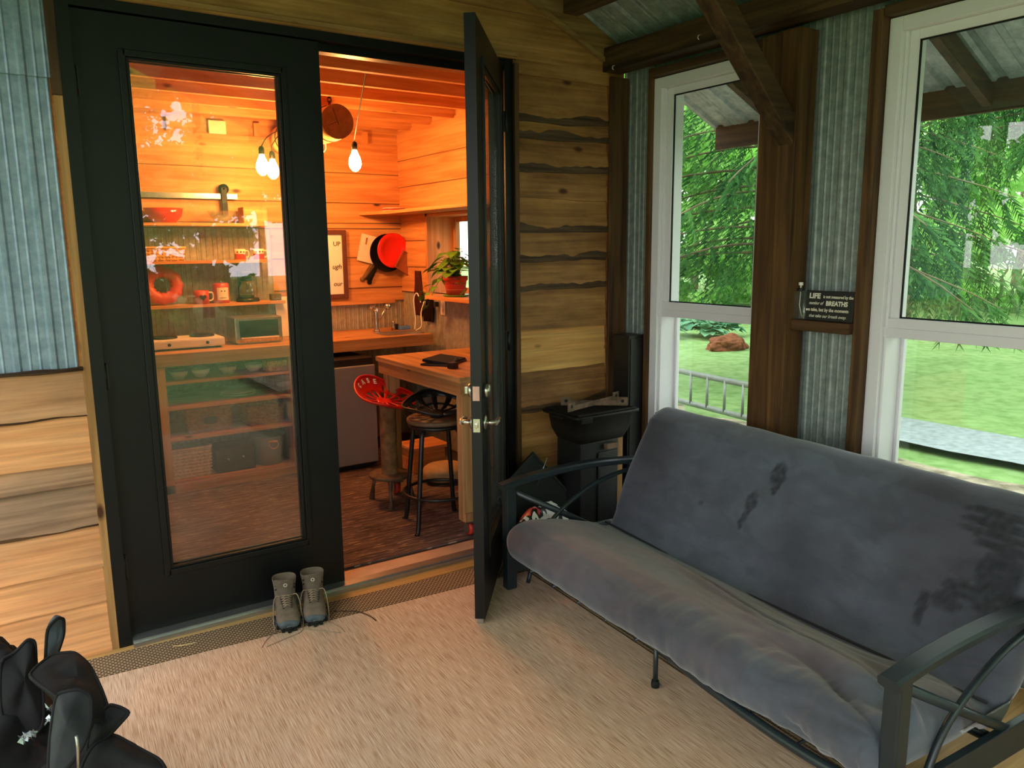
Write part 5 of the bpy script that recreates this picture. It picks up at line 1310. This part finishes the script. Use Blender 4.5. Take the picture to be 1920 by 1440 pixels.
def bulb(label,loc,cord):
    b=thing('pendant_bulb',label,'light bulb',loc,0,'bare pendant bulbs in the cabin')
    mb=MB(); mb.lathe([(0,-.096),(.014,-.093),(.032,-.074),(.040,-.048),(.036,-.016),(.023,.012),(.0145,.034),(.013,.04)],n=20); mb.build('bulb_glass',M_bulb,b)
    mb=MB(); mb.lathe([(.0135,.036),(.015,.038),(.019,.045),(.019,.075),(.012,.088),(0,.09)],n=16); mb.build('socket',M_iron,b)
    mb=MB(); mb.tube([Vector(p)-Vector(loc) for p in spline([(loc[0],loc[1],loc[2]+.088)]+cord,5)],.0038,6); mb.build('cord',M_cordb,b)
    return b
bulb('clear filament bulb hanging in the open half of the doorway',(1.702,1.45,2.185),[(1.64,1.25,2.36),(1.50,.75,2.60),(1.47,.70,2.665)])
bulb('left of the two filament bulbs seen through the closed door glass',(1.24,1.88,2.175),[(1.29,1.88,2.33),(1.42,1.88,2.40),(1.475,1.88,2.40)])
bulb('right of the two filament bulbs seen through the closed door glass',(1.365,2.06,2.17),[(1.37,2.06,2.30),(1.43,2.06,2.38),(1.47,2.06,2.40)])
# ------------------------------------------------------------------ camera
CP=Vector((-.3731,-3.4048,1.6032)); yaw,pitch,roll,F=.5925,.1728,-.0099,1470.77
f=Vector((math.sin(yaw)*math.cos(pitch),math.cos(yaw)*math.cos(pitch),-math.sin(pitch)))
r=Vector((math.cos(yaw),-math.sin(yaw),0)); u=r.cross(f)
r2=math.cos(roll)*r+math.sin(roll)*u; u2=-math.sin(roll)*r+math.cos(roll)*u
cam=bpy.data.cameras.new('camera'); co=bpy.data.objects.new('camera',cam); C.objects.link(co)
M=Matrix((r2,u2,-f)).transposed().to_4x4(); M.translation=CP; co.matrix_world=M
cam.sensor_width=36; cam.lens=F*36/1920; cam.clip_start=.02; cam.clip_end=300
SC.camera=co
def pt(px,py,depth): # a point seen at px,py of the photograph, depth metres into the scene
    return CP+(f+r2*((px-960)/F)-u2*((py-720)/F))*depth

# ------------------------------------------------------------------ black bag in the near left corner
bg=thing('fabric_bag','black soft fabric bag with open flaps in the near left corner','bag',(-.50,-1.25,0))
def solid_patch(name,outline,mat,th=.010,bulge=.02,parent=None,seg=14,smoothn=5,edge=None):
    """curved padded flap: closed smooth outline in 3-D, domed, with thickness"""
    P=[Vector(p) for p in outline]; S=[]
    k=len(P)
    for i in range(k):
        a,b,c,d=P[i-1],P[i],P[(i+1)%k],P[(i+2)%k]
        for q in range(smoothn):
            t=q/smoothn; S.append(.5*((2*b)+(c-a)*t*.7+(2*b-2*b)*0+((-0.7*a*2)+ (-6+.7)*b+(6-2*.7)*c+.7*d*0)*0)+ .5*0*b) if False else S.append(b.lerp(c,t))
    # soften corners
    for _ in range(2): S=[(S[i-1]+S[i]*2+S[(i+1)%len(S)])/4 for i in range(len(S))]
    cen=sum(S,Vector())/len(S)
    nrm=Vector()
    for i in range(len(S)): nrm+=(S[i]-cen).cross(S[(i+1)%len(S)]-cen)
    nrm.normalize()
    if nrm.dot(CP-cen)<0: nrm=-nrm
    mb=MB(); mb.smooth=True; rows=[]
    for i in range(seg+1):
        s=1-i/seg
        rows.append([(lambda q_: q_+nrm*(bulge*(1-s*s)+.022*(1-s**3)*nz(q_.x*11,q_.y*11,q_.z*8)+.007*(1-s**3)*nz(q_.x*30,q_.y*30,q_.z*20)))(cen+(p-cen)*s) for p in S])
    mb.grid(rows,closeu=True); o=mb.build(name,mat,parent)
    if parent is not None: o.data.transform(Matrix.Translation(-parent.location))
    so=o.modifiers.new('s','SOLIDIFY'); so.thickness=th; so.offset=-1
    # stitched edge piping
    m2=MB(); m2.tube(S+[S[0]],.0042,6); e=m2.build('piping',edge or M_black_soft,o)
    if parent is not None: e.data.transform(Matrix.Translation(-parent.location))
    return o
M_flap=plain('blue_grey_nylon',(52,60,70),.6,0,.4,.15,30)
M_flap2=plain('charcoal_nylon',(30,34,38),.7,0,.4,.2,30)
# main body: slumped sack
def blob(name,c,rx,ry,rz,mat,seed,amp=.18,parent=None,flat=0):
    bmx=bmesh.new(); bmesh.ops.create_icosphere(bmx,subdivisions=5,radius=1)
    for v in bmx.verts:
        d=v.co.normalized(); k=1+amp*nz(d.x*1.7+seed,d.y*1.7,d.z*1.7)+amp*.35*nz(d.x*5,d.y*5+seed,d.z*5)+amp*.18*nz(d.x*12,d.y*12+seed,d.z*12)
        v.co=Vector((d.x*rx*k,d.y*ry*k,d.z*rz*k))
        v.co.z=max(v.co.z,-rz*.8)
    mb=MB(); mb.smooth=True; mb.bm(bmx,Tm(*c)); o=mb.build(name,mat,parent); 
    if parent is not None: o.data.transform(Matrix.Translation(-parent.location))
    return o
dd=1.95
blob('bag_body',tuple(Vector((pt(-10,1480,1.95)))),.23,.24,.20,M_black_soft,3,.22,bg)
blob('side_pocket',tuple(Vector((pt(170,1500,1.9)))),.15,.13,.13,M_black_soft,8,.2,bg)
blob('front_pocket',tuple(Vector((pt(-45,1290,2.05)))),.12,.10,.13,M_black_soft,5,.2,bg)
def O(l): return [pt(x,y,d) for x,y,d in l]
solid_patch('strap_flap',O([(85,1236,2.0),(88,1178,1.99),(108,1158,2.0),(120,1160,2.02),(120,1190,2.02),(108,1226,2.03),(84,1262,2.02)]),M_flap,.014,.006,bg)
solid_patch('side_flap',O([(0,1238,1.95),(26,1226,1.98),(52,1198,2.0),(66,1202,2.01),(68,1250,2.0),(82,1300,1.97),(80,1370,1.92),(20,1400,1.9),(0,1330,1.9)]),M_black_soft,.016,.02,bg)
solid_patch('top_flap',O([(52,1268,1.88),(70,1248,1.92),(100,1226,1.97),(140,1222,1.98),(168,1246,1.97),(190,1290,1.93),(204,1330,1.90),(202,1352,1.88),(150,1350,1.82),(106,1306,1.82)]),M_black_soft,.018,.03,bg)
solid_patch('long_flap',O([(106,1300,1.76),(148,1292,1.77),(172,1304,1.78),(172,1350,1.75),(158,1396,1.71),(128,1440,1.68),(90,1462,1.66),(92,1400,1.70),(98,1345,1.74)]),M_flap2,.016,.014,bg)
solid_patch('corner_flap',O([(203,1320,1.90),(226,1326,1.90),(244,1336,1.89),(226,1356,1.88),(206,1378,1.87),(160,1412,1.84),(172,1360,1.87)]),M_black_soft,.012,.012,bg)
solid_patch('lower_flap',O([(210,1374,1.88),(262,1404,1.86),(300,1424,1.84),(312,1442,1.82),(300,1490,1.80),(160,1510,1.78),(150,1440,1.80),(172,1400,1.84)]),M_black_soft,.016,.02,bg)
# crumpled clear wrap and buckles in the opening
mbw=MB()
for k,(x,y,d) in enumerate(((92,1330,1.86),(52,1378,1.84),(44,1384,1.84),(64,1376,1.85),(90,1350,1.84))):
    c=pt(x,y,d)-bg.location; rnd2=random.Random(k)
    for q in range(6):
        a=Vector((rnd2.uniform(-1,1),rnd2.uniform(-1,1),rnd2.uniform(-1,1)))*.014; b2=Vector((rnd2.uniform(-1,1),rnd2.uniform(-1,1),rnd2.uniform(-1,1)))*.014
        mbw.face([mbw.vert(c+a),mbw.vert(c+b2),mbw.vert(c-a*.6)])
mbw.build('plastic_wrap',plain('shiny_wrap',(170,180,190),.1,.4,.9,.2),bg)
mb=MB(); c0=pt(146,1404,1.66)-bg.location; mb.tube([c0+Vector((0,0,.03)),c0,c0-Vector((0.004,0,.05))],.003,8); mb.build('zip_pull',M_steel,bg)

# ------------------------------------------------------------------ outdoors
GZ=-.35
mb=MB(); mb.smooth=True
def gz(x,y):
    d=math.hypot(x,y); return GZ+.06*nz(x*.15,y*.15)+max(0,d-16)*.012
rows=[]
for i in range(91):
    rows.append([])
    for j in range(91):
        x=-45+1.0*i*1.15; y=-45+1.15*j; rows[-1].append((x,y,gz(x,y)-(.03 if math.hypot(x-3,y)<8 else 0)))
mb.tint=(.5,.5,0); mb.grid(rows); G=mb.build('ground',mat_grass()); struct(G,'green lawn stretching from the porch to the trees','lawn')
mb=MB(); mb.tint=(.5,.5,1); mb.smooth=True; rows=[]
for i in range(13):
    t=i/12; rows.append([(2.75+(3.5+.7*nz(j*.35,3)+.3*nz(j*.9,7))*t,-9+18*j/40,GZ+.11-.05*t*t) for j in range(41)])
mb.grid(rows); struct(mb.build('ground',mat_grass()),'bare leaf strewn earth along the porch wall','soil')
mb=MB(); rows=[]
for i in range(2):
    rows.append([(7.0+1.0*i+.12*nz(j*.4,i*7),2.2-.5*j,GZ+.045) for j in range(34)])
mb.grid(rows); o=mb.build('gravel_path',plain('pale_gravel',(134,144,144),.9,0,.2,.2,14)); struct(o,'pale gravel strip crossing the lawn outside the large window','path')
# foundation skirts
mb=MB(); mb.box(-1.2,2.64,-5.2,-.01,-.34,-.04); struct(mb.build('floor',M_dark),'dark framing below the porch deck','floor')
# ladder
M_ladder=plain('dull_aluminium',(118,124,118),.5,.3)
A=Vector((6.80,4.5,GZ+.03)); B=Vector((6.42,1.2,GZ+.03)); ld=thing('ladder','metal ladder lying on its side on the grass beyond the smaller window','ladder',A)
for h in (0.03,.40):
    mb=MB(); mb.tube([Vector((0,0,h)),B-A+Vector((0,0,h))],.026,8,flat=(.5,1.3)); mb.build('rail',M_ladder,ld)
for k in range(11):
    p=(B-A)*(.06+.088*k); mb=MB(); mb.tube([p+Vector((0,0,.03)),p+Vector((0,0,.40))],.016,8); mb.build('rung',M_ladder,ld)
blob_o=blob('mulch_mound',(11.4,6.7,GZ+.04),.46,.30,.22,plain('red_brown_mulch',(120,72,48),.9,0,.1,.4,9,bumpy=.5),11,.3); tag(blob_o,'low reddish brown mound on the lawn','mound')
# plants: foliage makers
def leaves_mesh(name,pts,mat,smin,smax,seed,elong=1.0,droop=0,tone=None):
    rnd=random.Random(seed); mb=MB(); mb.smooth=False
    for (p,tn) in pts:
        s=rnd.uniform(smin,smax); a=rnd.uniform(0,2*PI); e=rnd.uniform(-.9,.9)
        d=Vector((math.cos(a)*math.cos(e),math.sin(a)*math.cos(e),math.sin(e)-droop)).normalized()
        w=d.orthogonal().normalized(); w=(Matrix.Rotation(rnd.uniform(0,PI),3,d)@w)
        mb.tint=(tn,.5,0); P0=Vector(p)
        mb.face([mb.vert(P0-d*s*.5*elong),mb.vert(P0+w*s*.32),mb.vert(P0+d*s*.5*elong),mb.vert(P0-w*s*.32)])
    return mb
def crown_points(n,R,H,z0,seed,clumps=26):
    rnd=random.Random(seed); cl=[]
    for k in range(clumps):
        a=rnd.uniform(0,2*PI); t=rnd.random(); rr_=R*math.sqrt(max(0,1-(2*t-1)**2*.85))*rnd.uniform(.45,1.0)
        cl.append((Vector((math.cos(a)*rr_,math.sin(a)*rr_,z0+H*t)),rnd.uniform(.5,1.1)*R*.33,rnd.uniform(.1,1)))
    out=[]
    for i in range(n):
        c,rad,tn=cl[rnd.randrange(clumps)]
        d=Vector((rnd.gauss(0,1),rnd.gauss(0,1),rnd.gauss(0,1)))
        d=d.normalized()*rad*rnd.random()**.4; d.z*=.6
        out.append((c+d,max(0,min(1,tn*.7+rnd.uniform(0,.35)))))
    return out
def trunk_mesh(H,r0,seed,branches=9,z1=None,lean=.25):
    rnd=random.Random(seed); mb=MB(); path=[Vector((0,0,-.1))]; 
    for k in range(1,7): path.append(Vector((lean*nz(k*.5,seed),lean*nz(k*.5,seed+5),H*k/6)))
    S=spline(path,4); mb.tube(S,[r0*(1-.8*i/len(S)) for i in range(len(S))],9)
    for b in range(branches):
        t=rnd.uniform(.3,.95); p=S[int(t*(len(S)-1))]; a=rnd.uniform(0,2*PI); l=H*.28*(1.3-t)
        mb.tube(spline([p,p+Vector((math.cos(a)*l*.5,math.sin(a)*l*.5,l*.15)),p+Vector((math.cos(a)*l,math.sin(a)*l,l*.45))],4),[r0*.32*(1-.1*i) for i in range(9)],5)
    return mb
def make_tree(kind,seed,label,group):
    t=thing('broadleaf_tree',label,'tree',(0,0,0),0,group)
    H={'a':11,'b':8.5,'c':13}[kind]
    trunk_mesh(H*.85,.17,seed).build('trunk',M_trunk,t)
    leaves_mesh('l',crown_points(9500,{'a':3.2,'b':2.7,'c':3.8}[kind],H*.80,H*.18,seed,34),M_fol,.16,.34,seed).build('foliage',M_fol,t)
    return t
protos={k:None for k in 'abc'}
spots=[('a',68,26),('b',60.5,22),('c',55,32),('b',51.5,23),('a',47,33),('b',42.5,24),('c',39,33),('a',75,31),('b',79,22),('c',87,30),('a',60.5,42),('c',66.5,38),('c',50,45),('c',75,43)]
gl='broad leaved trees beyond the lawn'
lab={'a':'tall leafy green tree at the far side of the lawn','b':'smaller bushy light green tree at the far side of the lawn','c':'tallest wide leafy tree in the row beyond the lawn'}
for i,(k,ang,dist) in enumerate(spots):
    a=math.radians(ang); loc=(CP.x+math.sin(a)*dist,CP.y+math.cos(a)*dist,0); loc=(loc[0],loc[1],gz(loc[0],loc[1]))
    if protos[k] is None: protos[k]=t=make_tree(k,ord(k),lab[k],gl+' ('+{'a':'tall','b':'small','c':'wide'}[k]+')')
    else: t=dup(protos[k])
    t.location=loc; t.rotation_euler=(0,0,i*1.7); s=1+.12*math.sin(i*2.3); t.scale=(s,s,s)
# trees behind the photographer, seen only as reflections in the door glass
for i,(x,y,k) in enumerate(((1.2,-11.5,'c'),(8.6,-12,'c'),(-6.5,-12.5,'c'),(-2.5,-20,'c'),(5,-20,'c'),(12.8,-20,'c'),(1,-28,'c'),(9,-28,'c'),(16.5,-12,'a'),(-9,-4,'a'),(-9,3.5,'c'),(-11,11,'c'),(-20,-1,'c'))):
    t=dup(protos[k]); t.location=(x,y,gz(x,y)); t.rotation_euler=(0,0,i*2.1+.6); t.scale=(1,1,1)
    t['label']='leafy tree reflected in the glass of the closed door'; t['group']='trees reflected in the door glass'
# understory shrubs under far trees
shr=None
for i in range(15):
    a=math.radians(37+i*3.6); dist=24+5*((i*7)%5)/5; x=CP.x+math.sin(a)*dist; y=CP.y+math.cos(a)*dist
    if shr is None:
        shr=thing('shrub','low bright green shrub at the edge of the lawn','shrub',(0,0,0),0,'shrubs along the far lawn edge')
        leaves_mesh('l',crown_points(3000,1.6,2.0,.05,77,14),M_fol,.12,.26,9).build('foliage',M_fol,shr)
        trunk_mesh(1.2,.05,5,5).build('stem',M_trunk,shr); s=shr
    else: s=dup(shr)
    s.location=(x,y,gz(x,y)); s.rotation_euler=(0,0,i*1.1); q=1+.35*math.sin(i*1.9); s.scale=(q*1.2,q*1.2,q)
# taller hedge shrubs behind and left of the porch, seen in reflections
for i,(x,y,q) in enumerate([(-7+4.6*k,-16,1.75) for k in range(6)]+[(-14.5,-7+4.8*k,1.8) for k in range(4)]):
    s=dup(shr); s['label']='tall green shrub mirrored in the door and window glass'; s['group']='shrubs reflected in the glass'
    s.location=(x,y,gz(x,y)-.05); s.rotation_euler=(0,0,i*.9); s.scale=(q,q,q*1.15)
# spruces with drooping branches
def make_spruce(seed,label,H=12,zlow=1.6,R=3.4,nb=92,r0=.17):
    t=thing('spruce_tree',label,'tree'); rnd=random.Random(seed)
    mt_=MB(); path=[(0,0,-.1),(0.05,0,H*.3),(0,.05,H*.6),(0,0,H)]; S=spline(path,5); mt_.tube(S,[r0*(1-.85*i/len(S)) for i in range(len(S))],10); mt_.build('trunk',plain('dark_spruce_bark',(62,56,48),.9,0,.1,.4,6),t)
    mf=MB(); mbr=MB()
    for b in range(nb):
        q=(b/nb)**1.25; z=zlow+.6+(H-zlow-.8)*q; a=b*2.39996+rnd.uniform(-.2,.2); Lr=R*(1-q)**.75*rnd.uniform(.7,1.05)+.25
        ca,sa=math.cos(a),math.sin(a); pts=[]
        for k in range(9):
            s=k/8; pts.append(Vector((ca*Lr*s,sa*Lr*s,z+.12*Lr*s-.62*Lr*s*s*.55+.08*Lr*max(0,s-.75))))
        mbr.tube(pts,[.020*(1-.09*k) for k in range(9)],5)
        nt_=int(30*Lr/R)+5
        for w in range(nt_):
            s=.16+.84*w/nt_; kk=min(7,int(s*8)); p=pts[kk].lerp(pts[kk+1],s*8-kk) if kk<8 else pts[8]
            side=Vector((-sa,ca,0))*(1 if w%2 else -1); ll=(.55+.25*rnd.random())*(1.15-s*.5)*min(1,Lr/1.6)
            dr_=(side*rnd.uniform(.3,.8)+Vector((ca,sa,0))*.35+Vector((0,0,-rnd.uniform(.5,1.3)))).normalized()
            tn=rnd.uniform(.0,1)
            mm=9
            for k in range(mm):
                q2=(k+.5)/mm; c=p+dr_*ll*q2+Vector((0,0,-.18*ll*q2*q2)); 
                for sgn in (-1,1):
                    nd=(dr_+side.cross(dr_).normalized()*sgn*.8*rnd.uniform(.5,1.2)+Vector((rnd.uniform(-.3,.3),rnd.uniform(-.3,.3),-.3))).normalized()
                    wv=nd.orthogonal().normalized()*.020; ln=.15*(1.2-q2*.5)
                    mf.tint=(min(1,tn*.6+rnd.uniform(0,.4)),.5,0)
                    mf.face([mf.vert(c-wv),mf.vert(c+wv),mf.vert(c+nd*ln)])
    mf.build('foliage',M_fol2,t); mbr.build('branches',M_trunk,t); return t
s1=make_spruce(3,'large dark spruce with drooping branches outside the smaller window',11,1.2,3.3,120); s1.location=(8.45,3.25,GZ)
s2=make_spruce(8,'dark spruce hanging over the top of the large window view',12,2.9,3.9,90,.14); s2.location=(12.6,1.3,GZ)
# hosta-like plants behind the mound
mb=MB(); rnd=random.Random(31)
for c in range(16):
    cx_,cy_=rnd.uniform(-1.2,1.2),rnd.uniform(-.6,.6)
    for k in range(26):
        a=rnd.uniform(0,2*PI); e=rnd.uniform(.1,.9); mb.tint=(rnd.random(),.5,0); leaf_geo(mb,(cx_+.08*math.cos(a),cy_+.08*math.sin(a),.05+.25*rnd.random()),(math.cos(a)*math.cos(e),math.sin(a)*math.cos(e),math.sin(e)),rnd.uniform(.18,.34),.9)
hp=mb.build('garden_plants',foliage_mat('blue_green_leaves',(70,130,96),(150,200,160),.35),loc=(12.9,8.1,GZ+.05),rot=(0,0,-.7)); tag(hp,'clump of bluish green leafy plants behind the mound','plants',kind='stuff')

# ------------------------------------------------------------------ light
w=bpy.data.worlds.new('overcast_sky'); SC.world=w; w.use_nodes=True; nt=w.node_tree; nt.nodes.clear()
out=N(nt,'ShaderNodeOutputWorld'); bgn=N(nt,'ShaderNodeBackground'); tc=N(nt,'ShaderNodeTexCoord'); sp=N(nt,'ShaderNodeSeparateXYZ'); L(nt,tc.outputs['Generated'],sp.inputs[0])
c=ramp(nt,sp.outputs[2],[(.0,(1,.93,.97,1)),(.25,(1,.93,.99,1)),(1.0,(.95,.92,1.04,1))]); L(nt,c,bgn.inputs[0]); bgn.inputs[1].default_value=3.2; L(nt,bgn.outputs[0],out.inputs[0])
sun=bpy.data.lights.new('sun','SUN'); sun.energy=1.6; sun.angle=math.radians(25); sun.color=(1,.97,.9); so=bpy.data.objects.new('sun',sun); C.objects.link(so); so.rotation_euler=(math.radians(38),math.radians(-22),0)
SC.view_settings.view_transform='Standard'; SC.view_settings.look='None'; SC.view_settings.gamma=1; SC.view_settings.use_curve_mapping=False
SC.view_settings.exposure=0.62
SC.cycles.use_denoising=True
SC.cycles.max_bounces=10; SC.cycles.diffuse_bounces=5; SC.cycles.glossy_bounces=4; SC.cycles.transparent_max_bounces=16
SC.cycles.sample_clamp_indirect=6
